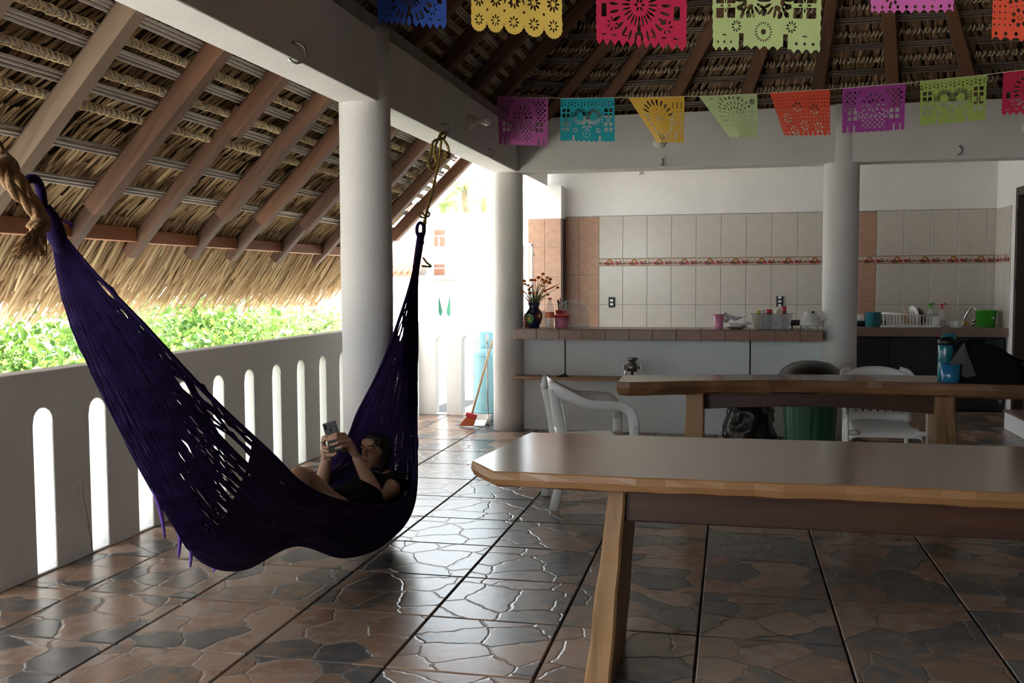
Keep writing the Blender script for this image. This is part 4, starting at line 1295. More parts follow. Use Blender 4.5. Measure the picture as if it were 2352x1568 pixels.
o = MB().box((0, 0, .075), (.09, .04, .05), (0, .2, 0)).build('sponge', 'jar_yellow', bevel=.006, loc=(SY(2214, 11.45), 11.45, ZS - .046)); tag(o, 'yellow sponge at the foot of the faucet', 'sponge')
bk_ = thing('green_bucket', 'bright green plastic bucket at the end of the sink', 'bucket', (SY(2264, 11.2), 11.20, ZS))
MB().lathe([(.082, 0), (.088, .006), (.105, .17), (.112, .172), (.111, .18), (.101, .178), (.084, .01)], 32).build('body', 'lime_plastic', bk_, smooth=True)
MB().box((.05, -.088, .10), (.03, .008, .02), (0, 0, .5)).build('sticker', 'paper_white', bk_)
o = MB().lathe([(.055, 0), (.06, .07), (.057, .07), (.052, .006)], 4, sx=1.1).build('food_box', 'clear_plastic', loc=(SY(2196, 11.05), 11.05, ZS)); tag(o, 'small clear food box beside the faucet', 'box')

# ------------------------------------------------------------------ bin, bag, gas cylinder, broom
p = AY(1862, 850, 8.05)
tb = thing('trash_bin', 'green ribbed trash bin with black domed lid behind the table', 'bin', (p.x, 8.05, 0))
vs2 = []; fs2 = []; n = 72
for i, (r_, z_) in enumerate(((.17, 0), (.175, .01), (.20, .30), (.222, .56), (.226, .60))):
    for k in range(n):
        a = 2 * PI * k / n; rr = r_ + (.004 if (k % 4) < 2 and 0 < i < 3 else 0)
        vs2.append((rr * math.cos(a), rr * math.sin(a), z_))
for i in range(4):
    for k in range(n): fs2.append((i * n + k, i * n + (k + 1) % n, (i + 1) * n + (k + 1) % n, (i + 1) * n + k))
fs2.append(tuple(range(n))[::-1])
MB().add(vs2, fs2).build('body', 'green_plastic', tb)
MB().lathe([(.24, .585), (.268, .60), (.27, .632), (.255, .638), (.25, .64), (.215, .69), (.15, .732), (.08, .748), (0, .75)], 40).build('lid', 'black_plastic', tb, smooth=True)
MB().grid(lambda u, v: ((.235 + .012 * math.sin(30 * u)) * math.cos(2 * PI * u), (.235 + .012 * math.sin(30 * u)) * math.sin(2 * PI * u), .60 - v * (.09 + .05 * noise.noise(Vector((u * 9, 0, 3))))), 60, 3).build('bin_liner', 'black_bag', tb, smooth=True, solid=.002)
p = AY(1722, 970, 8.35)
def bag(u, v):
    a = 2 * PI * u; h = v * .48
    r_ = .20 * (1 - .55 * (v ** 2.2)) * (.75 + .25 * min(1, v * 6))
    r_ *= 1 + .18 * noise.noise(Vector((math.cos(a) * 2.2, math.sin(a) * 2.2, v * 4))) + .07 * noise.noise(Vector((math.cos(a) * 7, math.sin(a) * 7, v * 12)))
    return (r_ * 1.1 * math.cos(a), r_ * .9 * math.sin(a), h)
o = MB().grid(bag, 48, 26).build('trash_bag', 'black_bag', smooth=True, loc=(p.x, 8.40, 0), weld=True); tag(o, 'crumpled black rubbish bag under the second table', 'bag')
p = AZ(1128, 952, 0.0)
gc = thing('gas_cylinder', 'tall light blue gas cylinder behind the broom', 'gas cylinder', (-2.372, 9.50, 0))
MB().lathe([(.13, .0), (.138, .004), (.138, .06), (.13, .075), (.148, .085), (.152, .10), (.152, .64), (.148, .68), (.13, .71), (.09, .73), (.05, .74)], 36).build('tank', 'gas_blue', gc, smooth=True)
for z_ in (.09, .655): MB().tube([(.153 * math.cos(a), .153 * math.sin(a), z_) for a in np.linspace(0, 2 * PI, 37)[:-1]], .005, 6, closed=True).build('weld_seam', 'gas_blue', gc, smooth=True)
MB().grid(lambda u, v: ((.10 + .012 * v) * math.cos(2 * PI * (u * .82 + .62)), (.10 + .012 * v) * math.sin(2 * PI * (u * .82 + .62)), .725 + .155 * v), 30, 3).build('collar', 'gas_blue', gc, smooth=True, solid=.006)
MB().lathe([(.02, .73), (.02, .79), (.012, .80), (.012, .84)], 10).build('valve', 'brass', gc)
a, c = AZ(1078, 972, .03), Vector((-2.17, 9.02, .80))
br = thing('broom', 'broom with wooden stick and orange bristles leaning on the column', 'broom', (a.x, a.y, 0))
top = AY(1131, 782, a.y + .12) - Vector((a.x, a.y, 0)); bot = AY(1083, 953, a.y) - Vector((a.x, a.y, 0))
MB().tube([bot, top], .011, 8).build('stick', 'broom_wood', br, smooth=True)
ax = (top - bot).normalized()
m = MB()
hd = bot - ax * .005
m.box(hd, (.11, .05, .045), (0, math.atan2(ax.x, ax.z), 0)); m.build('head', 'red_plastic', br, bevel=.01)
m = MB(); g = random.Random(3)
for k in range(220):
    ux = g.uniform(-.05, .05); uy = g.uniform(-.02, .02)
    s0 = hd + Vector((ux, uy, -.015)); s1 = hd - ax * .10 + Vector((ux * 1.35 - .02, uy * 1.6, 0)); s1.z = max(.004, s1.z)
    m.tube([s0, s1], .0022, 3, cap=False)
o = m.build('bristles', 'bristle', br); tag(o, kind='stuff')
q = AZ(1098, 975, 0)
dp = thing('dustpan', 'white long handled dustpan beside the broom', 'dustpan', (q.x, q.y, 0))
m = MB()
m.add([(-.12, -.10, .004), (.09, -.10, .004), (.10, .12, .03), (-.06, .12, .03), (.115, -.06, .075), (.11, .125, .09), (-.05, .125, .09)], [(0, 1, 2, 3), (1, 4, 5, 2), (3, 2, 5, 6)])
m.build('pan', 'white_plastic', dp, solid=.004)
h0 = AY(1121, 962, q.y + .03) - Vector((q.x, q.y, 0)); h1 = AY(1119, 785, q.y + .06) - Vector((q.x, q.y, 0))
MB().tube([h0, h1], .008, 8).build('handle', 'steel', dp, smooth=True)
MB().tube([h1, h1 + Vector((0, 0, .075))], .014, 8).build('grip', 'white_plastic', dp, smooth=True)
MB().tube([h0 + Vector((0, 0, .05)), h0 - Vector((-.01, 0, .06))], [.014, .02], 8).build('joint', 'white_plastic', dp, smooth=True)

# ------------------------------------------------------------------ things on the second table
p = AZ(2172, 873, .76)
bt = thing('water_bottle', 'tall teal sports bottle standing on the second table', 'bottle', (p.x, p.y, .761))
MB().lathe([(.044, 0), (.05, .006), (.05, .10), (.047, .11), (.05, .12), (.05, .215), (.046, .225)], 28).build('body', 'teal_plastic', bt, smooth=True)
MB().lathe([(.052, .222), (.052, .25), (.045, .256), (.03, .27), (0, .272)], 28).build('lid', 'black_plastic', bt, smooth=True)
MB().tube(spline([(-.03, 0, .265), (.01, 0, .285), (.04, 0, .28), (.05, 0, .25)], 10), .013, 8).build('spout', 'teal_plastic', bt, smooth=True)
p = AZ(2181, 877, .76)
o = MB().lathe([(.048, 0), (.05, .005), (.063, .112), (.059, .112), (.046, .01)], 30).build('plastic_tumbler', 'blue_plastic', smooth=True, loc=(p.x, p.y - .02, .761)); tag(o, 'bright blue plastic tumbler in front of the sports bottle', 'cup')
p = AZ(2262, 878, .76)
bpk = thing('backpack', 'black backpack slumped on the second table', 'backpack', (p.x + .02, p.y + .10, .761))
def pack(u, v):
    a = 2 * PI * u; th_ = v * PI * .5
    n_ = 1 + .10 * noise.noise(Vector((math.cos(a) * 2, math.sin(a) * 2, v * 3)))
    c_ = abs(math.cos(th_)) ** .45
    return (.235 * c_ * math.copysign(abs(math.cos(a)) ** .7, math.cos(a)) * n_, .12 * c_ * math.copysign(abs(math.sin(a)) ** .7, math.sin(a)) * n_, .20 * math.sin(th_) ** .8 * n_ * (1 + .25 * math.cos(a + 2.6)))
MB().grid(pack, 40, 16).build('body', 'black_cotton', bpk, smooth=True, weld=True)
MB().add([(-.235, -.10, .10), (-.15, -.125, .245), (-.14, -.145, .03), (-.08, -.14, .045)], [(0, 2, 1), (1, 2, 3)]).build('mesh_pocket', 'mesh_grey', bpk, solid=.003)
MB().tube(spline([(.12, -.02, .15), (.22, -.06, .12), (.27, -.07, .04), (.24, -.05, .012)], 12), .014, 8, flat=.5).build('strap', 'black_cotton', bpk, smooth=True)
# ------------------------------------------------------------------ hammock
NL = [(112, 500, -1.87), (215, 620, -1.75), (320, 735, -1.66), (420, 842, -1.60), (520, 945, -1.57), (620, 1045, -1.57), (700, 1112, -1.58), (790, 1152, -1.58), (860, 1162, -1.60), (925, 1150, -1.62), (953, 1085, -1.66), (956, 950, -1.74), (957, 800, -1.82), (957, 650, -1.86), (966, 545, -1.88)]
BL = [(112, 500, -1.87), (148, 690, -1.85), (215, 850, -1.84), (300, 1020, -1.83), (385, 1180, -1.82), (455, 1282, -1.82), (560, 1303, -1.80), (675, 1252, -1.79), (775, 1276, -1.80), (868, 1238, -1.80), (930, 1160, 5.02), (943, 1010, 5.16), (947, 850, 5.3), (954, 680, 5.6), (966, 545, -1.88)]
FL = [(112, 500, -1.87), (205, 635, -1.95), (300, 760, -2.0), (395, 875, -2.05), (490, 985, -2.1), (585, 1080, -2.12), (660, 1120, -2.15), (712, 1110, 4.7), (745, 1065, 4.84), (795, 1000, 4.94), (828, 940, 5.0), (872, 860, 5.06), (915, 742, 5.2), (946, 640, 5.55), (966, 545, -1.88)]
NS = 140
cN, cB, cF = [spline([AX(*q) if q[2] < 0 else AY(*q) for q in L_], NS) for L_ in (NL, BL, FL)]
def ham(s, t):
    f = s * NS; i = min(int(f), NS - 1); f -= i
    N_, B_, F_ = [c[i].lerp(c[i + 1], f) for c in (cN, cB, cF)]
    C_ = 2 * B_ - (N_ + F_) / 2
    p = N_ * (1 - t) ** 2 + C_ * 2 * t * (1 - t) + F_ * t * t
    w = math.sin(PI * min(1, max(0, s))) ** .7
    d = .010 * math.sin(34 * t + 5 * noise.noise(Vector((s * 6, t * 2, 1)))) + .03 * noise.noise(Vector((s * 7, t * 5, 7)))
    sag = .03 * math.sin(PI * t)
    out = Vector((.75 * (1 - 2 * t), -.15, -.6 * math.sin(PI * t) + .1))
    return p + out * d * w
hm = thing('hammock', 'dark purple woven hammock hanging from the beam hooks', 'hammock', (-1.8, 4.3, 0))
HO = Vector((-1.8, 4.3, 0))
NU, NV = 150, 56
S0 = lambda t: .335 + .025 * math.sin(9 * t) + .02 * (t - .5)
S1 = lambda t: .83 + .02 * math.sin(7 * t + 1)
clo = MB(); uv = []
clo.grid(lambda u, v: ham(S0(v) + (S1(v) - S0(v)) * u, v) - HO, NU, NV)
o = clo.build('net_cloth', 'hammock_net', hm, smooth=True)
lay = o.data.uv_layers.new(name='UVMap')
for l in o.data.loops:
    k = l.vertex_index; lay.data[l.index].uv = ((k % (NU + 1)) / NU, (k // (NU + 1)) / NV)
cords = MB(); g = random.Random(21)
for k in range(230):
    t = min(1, max(0, (k // 5 + .5 + g.uniform(-.25, .25)) / 46))
    st_ = S0(t) + .02
    pts = []
    for i in range(15):
        s = st_ * i / 14
        wob = g.uniform(-.004, .004) * math.sin(PI * i / 14)
        pts.append(ham(s, t + .02 * math.sin(PI * i / 14) * g.uniform(-1, 1)) - HO + Vector((wob, wob, wob)))
    cords.tube(pts, [.0033 + .0018 * (1 - abs(2 * i / 14 - 1)) for i in range(15)], 4, cap=False)
o = cords.build('end_cords', 'purple_cord', hm); tag(o, 'bundle of purple cords at the left end', kind='stuff')
cords = MB()
for k in range(90):
    t = min(1, max(0, (k + g.uniform(-.5, .5)) / 89)); st_ = S1(t) - .02
    pts = [ham(st_ + (1 - st_) * i / 11, min(1, max(0, t + .03 * math.sin(PI * i / 11) * g.uniform(-1, 1)))) - HO for i in range(12)]
    cords.tube(pts, .0048, 4, cap=False)
o = cords.build('end_cords', 'purple_cord', hm); tag(o, 'bundle of purple cords at the right end', kind='stuff')
for c, lab in ((cN, 'near edge'), (cF, 'far edge')):
    t_ = 0.0 if c is cN else 1.0
    MB().tube([ham(i / 90, t_) - HO for i in range(91)], [.004 + .004 * min(1, i / 20) for i in range(91)], 7).build('edge_cord', 'purple_cord', hm, smooth=True)
# gathered bundle: wrapped throats and eyes
EL, ER = AX(112, 500, -1.87), AX(966, 545, -1.88)
dl = (AX(60, 415, -1.885) - EL)
thr = [EL - HO - dl * .5, EL - HO, EL + dl * .35 - HO]
MB().tube([cN[9].lerp(cB[9], .5) - HO, cN[5].lerp(cB[5], .5) - HO, cN[2].lerp(cB[2], .5) - HO, EL - HO, EL + dl * .25 - HO], [.004, .02, .028, .027, .022], 14).build('throat', 'purple_cord', hm, smooth=True)
eye = [EL + dl * (.25 + .75 * math.sin(a / 2 if a < PI else PI - a / 2)) + Vector((0, .028 * math.sin(a), .02 * math.sin(a))) - HO for a in np.linspace(0, 2 * PI, 21)]
MB().tube(eye, .013, 8).build('eye_loop', 'purple_cord', hm, smooth=True)
MB().tube([cN[128].lerp(cF[128], .5) - HO, cN[133].lerp(cF[133], .5) - HO, cN[137].lerp(cF[137], .5) - HO, ER - HO, ER + Vector((.0, .0, .03)) - HO], [.006, .022, .024, .024, .018], 14).build('throat', 'purple_cord', hm, smooth=True)
eye = [ER + Vector((.018 * math.sin(a), .018 * math.sin(a), .0 + .045 * (1 - math.cos(a)))) - HO for a in np.linspace(0, 2 * PI, 21)]
MB().tube(eye, .011, 8).build('eye_loop', 'purple_cord', hm, smooth=True)
for a, b2, x_ in (((345, 1105), (379, 1235), -1.80), ((405, 1195), (410, 1280), -1.80), ((430, 1230), (437, 1302), -1.80), ((488, 1285), (490, 1313), -1.8), ((604, 1262), (604, 1300), -1.78), ((145, 505), (163, 522), -1.84), ((955, 985), (958, 1040), -1.72)):
    A_, B_ = AX(*a, x_), AX(*b2, x_)
    B_ = Vector((A_.x + (B_.x - A_.x) * .5, A_.y + (B_.y - A_.y), B_.z))
    MB().tube(spline([A_ - HO, (A_ + B_) / 2 + Vector((.004, .008, 0)) - HO, B_ - HO], 8), [.004, .006, .008, .009, .009, .009, .008, .007, .004] if b2[0] not in (604,) else .0025, 6, flat=.6).build('tassel', 'purple_bright', hm, smooth=True)

# ropes
def rope(pts, r, n, strands=3, twist=55.0):
    c = spline(pts, n); out = MB()
    for k in range(strands):
        line = []
        acc = 0
        for i, p_ in enumerate(c):
            if i: acc += (c[i] - c[i - 1]).length
            t = (c[min(i + 1, n)] - c[max(i - 1, 0)]).normalized(); a = t.orthogonal().normalized()
            a = (Vector((.3, .5, .8)) - t * t.dot(Vector((.3, .5, .8)))).normalized(); b2 = t.cross(a)
            w = acc * twist / (r / .01) + 2 * PI * k / strands
            line.append(p_ + a * math.cos(w) * r * .55 + b2 * math.sin(w) * r * .55)
        out.tube(line, r * .62, 6)
    return out
jr = thing('jute_rope', 'thick brown jute rope with frayed end tying the hammock', 'rope', (-1.885, 2.2, 0))
JO = Vector((-1.885, 2.2, 0))
E1 = AX(50, 410, -1.885)
rope([HK0 + Vector((.04, 0, -.02)) - JO, AX(-25, 300, -1.885) - JO, AX(5, 372, -1.87) - JO, AX(38, 405, -1.86) - JO, AX(60, 440, -1.85) - JO, AX(86, 478, -1.845) - JO, AX(100, 505, -1.84) - JO, AX(98, 530, -1.84) - JO], .0165, 70).build('rope_strand', 'jute_rope', jr, smooth=True)
rope([AX(-8, 350, -1.87) - JO, AX(22, 372, -1.87) - JO, AX(28, 395, -1.87) - JO, AX(5, 405, -1.87) - JO, AX(-12, 385, -1.86) - JO, AX(10, 360, -1.855) - JO], .016, 40).build('rope_knot', 'jute_rope', jr, smooth=True)
rope([AX(2, 385, -1.86) - JO, AX(25, 430, -1.845) - JO, AX(62, 468, -1.84) - JO, AX(85, 500, -1.835) - JO, AX(72, 525, -1.835) - JO], .014, 50).build('rope_strand', 'jute_rope', jr, smooth=True)
m = MB()
for k in range(150):
    st_ = AX(g.uniform(70, 104), g.uniform(515, 530), -1.838 + g.uniform(-.01, .01)); en = AX(g.uniform(22, 110), g.uniform(560, 605), -1.838 + g.uniform(-.03, .03))
    m.tube(spline([st_ - JO, (st_ * .45 + en * .55) + Vector((0, g.uniform(-.006, .006), -.006)) - JO, en - JO], 5), [.0022, .002, .002, .0016, .0012, .0006], 3, cap=False)
o = m.build('frayed_end', 'jute_rope', jr); tag(o, kind='stuff')
yr = thing('yellow_rope', 'thin yellow rope looped from hook to hammock eye', 'rope', (-1.89, 6.1, 0))
YO = Vector((-1.89, 6.1, 0))
YA = lambda u, v, x_=-1.885: AX(u, v, x_) - YO
m = MB()
for a in (rope([YA(1014, 318), YA(1008, 370), YA(995, 430), YA(982, 480), YA(977, 505), YA(973, 540, -1.90)], .0085, 60),
          rope([YA(1016, 318), YA(996, 325), YA(990, 350), YA(984, 378), YA(992, 388), YA(1002, 375), YA(998, 350), YA(1004, 325), YA(1014, 316)], .0085, 60),
          rope([YA(1018, 320), YA(1028, 335), YA(1031, 350), YA(1028, 360)], .0085, 24),
          rope([YA(1010, 312), YA(1020, 305), YA(1021, 316), YA(1008, 320), YA(1012, 308)], .010, 30),
          rope([YA(1022, 352), YA(1031, 352), YA(1030, 362), YA(1022, 360)], .010, 20),
          rope([YA(978, 500), YA(966, 498), YA(963, 492), YA(970, 489), YA(977, 497), YA(985, 496), YA(986, 489), YA(979, 490), YA(976, 500)], .0065, 44),
          rope([YA(976, 505), YA(972, 530), YA(970, 560)], .010, 24),
          rope([YA(972, 592), YA(980, 603), YA(990, 612), YA(970, 611)], .0065, 26)):
    m.add(a.v, a.f)
m.build('rope_strand', 'yellow_rope', yr, smooth=True)

# ------------------------------------------------------------------ the person lying in the hammock
def remeshed(mb, name, mat, parent, vox, smooth=4):
    o = mb.build(name, mat, parent, smooth=True)
    md = o.modifiers.new('remesh', 'REMESH'); md.mode = 'VOXEL'; md.voxel_size = vox; md.use_smooth_shade = True
    md = o.modifiers.new('smooth', 'SMOOTH'); md.iterations = smooth; md.factor = .5
    return o
pe = thing('person', 'person in black t-shirt lying in the purple hammock and holding a phone', 'person', (-1.9, 4.7, 0))
PO = Vector((-1.9, 4.7, 0))
Pt = lambda u, v, y: AY(u, v, y) - PO
HC = Pt(858, 1040, 5.03)
PH = Pt(765, 1003, 4.66)
fdir = (PH - HC); fdir.z -= .02; fdir = fdir.normalized()
hup = Vector((.03, .20, 1.0)); hup = (hup - fdir * hup.dot(fdir)).normalized()
hsd = fdir.cross(hup).normalized()       # towards her own right
Hrot = Matrix((hsd, fdir, hup)).transposed()
def HP(s, f, u): return HC + hsd * s + fdir * f + hup * u
def hball(mb, s, f, u, r): return mb.ball(HP(s, f, u), r, 18, 12, Hrot.to_quaternion())
body = MB()
hball(body, 0, -.012, .025, (.071, .090, .085))      # skull
hball(body, 0, .022, -.03, (.058, .060, .062))       # face
hball(body, 0, .048, -.078, (.026, .026, .02))       # chin
for s in (-1, 1):
    hball(body, s * .036, .050, -.022, (.024, .022, .022))     # cheeks
    hball(body, s * .072, -.012, -.012, (.008, .016, .026))    # ears
    hball(body, s * .030, .074, .020, (.022, .012, .009))      # brow
hball(body, 0, .072, .045, (.045, .018, .025))
body.tube([HP(0, .083, .012), HP(0, .092, -.008), HP(0, .099, -.022)], [.008, .010, .012], 8)
for s in (-1, 1): hball(body, s * .011, .088, -.024, (.008, .009, .007))
hball(body, 0, .080, -.049, (.020, .011, .006)); hball(body, 0, .079, -.059, (.018, .011, .007))
NK = Pt(866, 1100, 5.04)
body.tube([HP(0, -.02, -.06), (HP(0, -.02, -.06) + NK) / 2, NK], [.05, .048, .055], 14)
LS, RS = Pt(916, 1104, 4.98), Pt(812, 1098, 5.03)
CH, BE, PV = Pt(852, 1135, 4.90), Pt(805, 1165, 4.66), Pt(762, 1185, 4.46)
body.tube([NK, CH, BE, PV], [.06, .115, .105, .125], 18)
body.tube([LS, NK, RS], [.052, .055, .052], 12)
LE, LW = Pt(868, 1143, 4.80), Pt(818, 1048, 4.76)
RE, RW = Pt(735, 1122, 4.74), Pt(751, 1052, 4.68)
body.tube([LS, LS.lerp(LE, .5) + Vector((.01, 0, 0)), LE], [.055, .050, .041], 14)
body.tube([LE, LE.lerp(LW, .3), LE.lerp(LW, .7), LW], [.040, .041, .033, .024], 14)
body.tube([RS, RS.lerp(RE, .5), RE], [.050, .047, .040], 14)
body.tube([RE, RE.lerp(RW, .3), RE.lerp(RW, .7), RW], [.039, .040, .032, .024], 14)
# legs, mostly inside the cloth
KN, FT = Pt(690, 1092, 4.26), Pt(640, 1190, 3.95)
body.tube([PV, PV.lerp(KN, .5), KN], [.095, .082, .058], 14); body.tube([KN, KN.lerp(FT, .4), FT], [.056, .055, .036], 14)
KN2, FT2 = Pt(700, 1150, 4.15), Pt(600, 1200, 3.85)
body.tube([PV + Vector((.05, 0, 0)), KN2], [.09, .06], 14); body.tube([KN2, FT2], [.058, .036], 14)
# near hand: fingers laid across the back of the phone
KnL = [Pt(791, 997, 4.685), Pt(796, 1005, 4.68), Pt(800, 1014, 4.685), Pt(803, 1023, 4.695)]
MdL = [Pt(773, 996, 4.625), Pt(772, 1006, 4.622), Pt(777, 1016, 4.625), Pt(784, 1026, 4.64)]
TpL = [Pt(752, 1003, 4.632), Pt(749, 1012, 4.632), Pt(757, 1022, 4.634), Pt(769, 1030, 4.645)]
for K_, M_, T_ in zip(KnL, MdL, TpL):
    body.tube([LW.lerp(K_, .55), K_, K_.lerp(M_, .5), M_, M_.lerp(T_, .5), T_], [.012, .0115, .0095, .0092, .0082, .0068], 10)
pal = (KnL[0] + KnL[3]) / 2
body.tube([LW, LW.lerp(pal, .5), pal], [.024, .030, .026], 12, flat=.7)
ThL = [LW.lerp(pal, .35), Pt(797, 1030, 4.71), Pt(783, 1033, 4.70), Pt(772, 1030, 4.69)]
body.tube(ThL, [.014, .0125, .010, .0075], 10)
# far hand: gripping the left edge, thumb below
KnR = [Pt(742, 1008, 4.70), Pt(741, 1016, 4.70), Pt(741, 1024, 4.70), Pt(743, 1032, 4.70)]
TpR = [Pt(754, 1000, 4.640), Pt(753, 1008, 4.638), Pt(755, 1028, 4.638), Pt(757, 1037, 4.645)]
palR = Pt(746, 1032, 4.71)
for K_, T_ in zip(KnR, TpR):
    md_ = (K_ + T_) / 2 + Vector((-.008, -.012, .002))
    body.tube([RW.lerp(K_, .5), K_, md_, T_], [.012, .0108, .009, .0068], 10)
body.tube([RW, RW.lerp(palR, .6), palR], [.024, .028, .024], 12, flat=.75)
body.tube([RW.lerp(palR, .4), Pt(757, 1044, 4.68), Pt(767, 1044, 4.665), Pt(774, 1038, 4.66)], [.014, .0125, .010, .0075], 10)
remeshed(body, 'body', 'skin', pe, .0042, 3)
# clothes and hair
sh = MB()
sh.tube([NK + Vector((0, 0, -.02)), CH, BE, PV], [.068, .128, .118, .135], 18)
sh.tube([LS, NK + Vector((0, 0, -.03)), RS], [.062, .062, .060], 12)
sh.tube([LS, LS.lerp(LE, .38)], [.068, .064], 14); sh.tube([RS, RS.lerp(RE, .42)], [.064, .062], 14)
remeshed(sh, 't_shirt', 'black_cotton', pe, .009, 3)
hr = MB()
hball(hr, 0, -.032, .042, (.086, .095, .088)); hball(hr, 0, -.075, -.02, (.088, .07, .095)); hball(hr, .0, -.10, -.08, (.075, .055, .08))
for s in (-1, 1): hball(hr, s * .06, -.035, .0, (.03, .045, .06))
for k in range(9):
    a = -1 + 2 * k / 8
    hr.tube([HP(a * .055, .02, .105 - .02 * a * a), HP(a * .064 + .008, .062 - .02 * a * a, .085 - .02 * a * a), HP(a * .070 + .006, .078 - .045 * a * a, .055 - .03 * a * a - (.012 if k % 2 else 0))], [.017, .013, .004], 7)
hball(hr, -.062, -.01, -.05, (.018, .03, .06))
remeshed(hr, 'hair', 'hair', pe, .006, 2)
for s in (-1, 1):
    ey = MB(); ey.ball(HP(s * .030, .0735, .003), (.0125, .009, .006), 12, 8, Hrot.to_quaternion()); ey.build('eye', 'eye_white', pe, smooth=True)
    MB().ball(HP(s * .030, .0800, .002), (.0056, .004, .0056), 10, 8, Hrot.to_quaternion()).build('iris', 'lens_black', pe, smooth=True)
    MB().tube([HP(s * .013, .086, .022), HP(s * .030, .087, .027), HP(s * .048, .078, .022)], [.003, .0036, .0018], 6).build('eyebrow', 'hair', pe, smooth=True)
for T_ in TpL:
    MB().ball(T_ + Vector((-.004, -.004, .003)), (.0045, .003, .0035), 8, 6).build('nail', 'lens_black', pe, smooth=True)
# phone
ph = thing('phone', 'dark speckled phone held up in both hands', 'phone', PH + PO)
view = (PO + PH - EYE).normalized(); rt = Vector((.13, .0, .04)).normalized(); rt = (AY(776, 964, 4.66) - AY(747, 972, 4.66)).normalized()
dnv = (AY(757, 1040, 4.665) - AY(747, 972, 4.66)).normalized(); dnv = (dnv - rt * rt.dot(dnv)).normalized(); bkv = rt.cross(dnv)
ph.matrix_world = Matrix(((rt.x, bkv.x, -dnv.x, 0), (rt.y, bkv.y, -dnv.y, 0), (rt.z, bkv.z, -dnv.z, 0), (0, 0, 0, 1)))
ph.matrix_world.translation = PO + PH
ph.location = PO + PH
MB().box((0, 0, 0), (.074, .010, .158)).build('case', 'phone_case', ph, bevel=.0045, seg=3)
sg = -1 if bkv.dot(view) > 0 else 1
MB().box((0, -sg * .0055, 0), (.066, .002, .148)).build('screen', 'lens_black', ph)
MB().box((-.024, sg * .0055, .058), (.014, .003, .030)).build('camera_bump', 'lens_black', ph, bevel=.0012)
MB().tube([(0, sg * .0052, .038), (0, sg * .0068, .038)], .0065, 14).build('fingerprint_ring', 'lens_black', ph)
p = AZ(912, 1185, 0)
sd_ = thing('flip_flop', 'worn grey sandal on the floor behind the hammock', 'sandal', (p.x, p.y, 0))
MB().grid(lambda u, v: ((.022 + .022 * math.sin(PI * min(1, .12 + v * .85))) * math.cos(2 * PI * u) * 1.0, -.12 + .24 * v, .0), 2, 2)
sol = []
for k in range(28):
    a = 2 * PI * k / 28; wv = .036 + .010 * math.sin(a); sol.append((wv * math.cos(a), .12 * math.sin(a)))
poly_slab([sol], .018, lambda a, b2, d_: (a, b2, .001 + d_)).build('sole', 'mortar', sd_)
MB().tube(spline([(-.035, -.02, .018), (-.02, .03, .045), (0, .065, .02), (.02, .03, .045), (.035, -.02, .018)], 14), .006, 6).build('strap', 'black_plastic', sd_, smooth=True)

# ------------------------------------------------------------------ cut paper flags
def flower_h(U, V, u0, v0, r0, r1, n, w, ph_=0.0):
    """positive inside n petals between radii r0 and r1"""
    du, dv = U - u0, V - v0
    r = np.hypot(du, dv); a = np.arctan2(dv, du) + ph_
    k = 2 * PI / n
    a = (a + k / 2) % k - k / 2
    x = r * np.cos(a) - (r0 + r1) / 2; y = r * np.sin(a)
    return (1 - np.hypot(x / ((r1 - r0) / 2), y / w)) * w
def circ(U, V, u0, v0, r): return r - np.hypot(U - u0, V - v0)
def rect(U, V, u0, v0, a, b): return np.minimum(a - np.abs(U - u0), b - np.abs(V - v0))
def grid_d(U, V, s, f):
    a = ((U + V) / s) % 1 - .5; b = ((U - V) / s) % 1 - .5
    return (f - np.maximum(np.abs(a), np.abs(b))) * s
def cross4(U, V, u0, v0, s):
    return np.maximum.reduce([rect(U, V, u0 + a * s, v0 + b * s, s * .42, s * .42) for a in (-.6, .6) for b in (-.6, .6)])
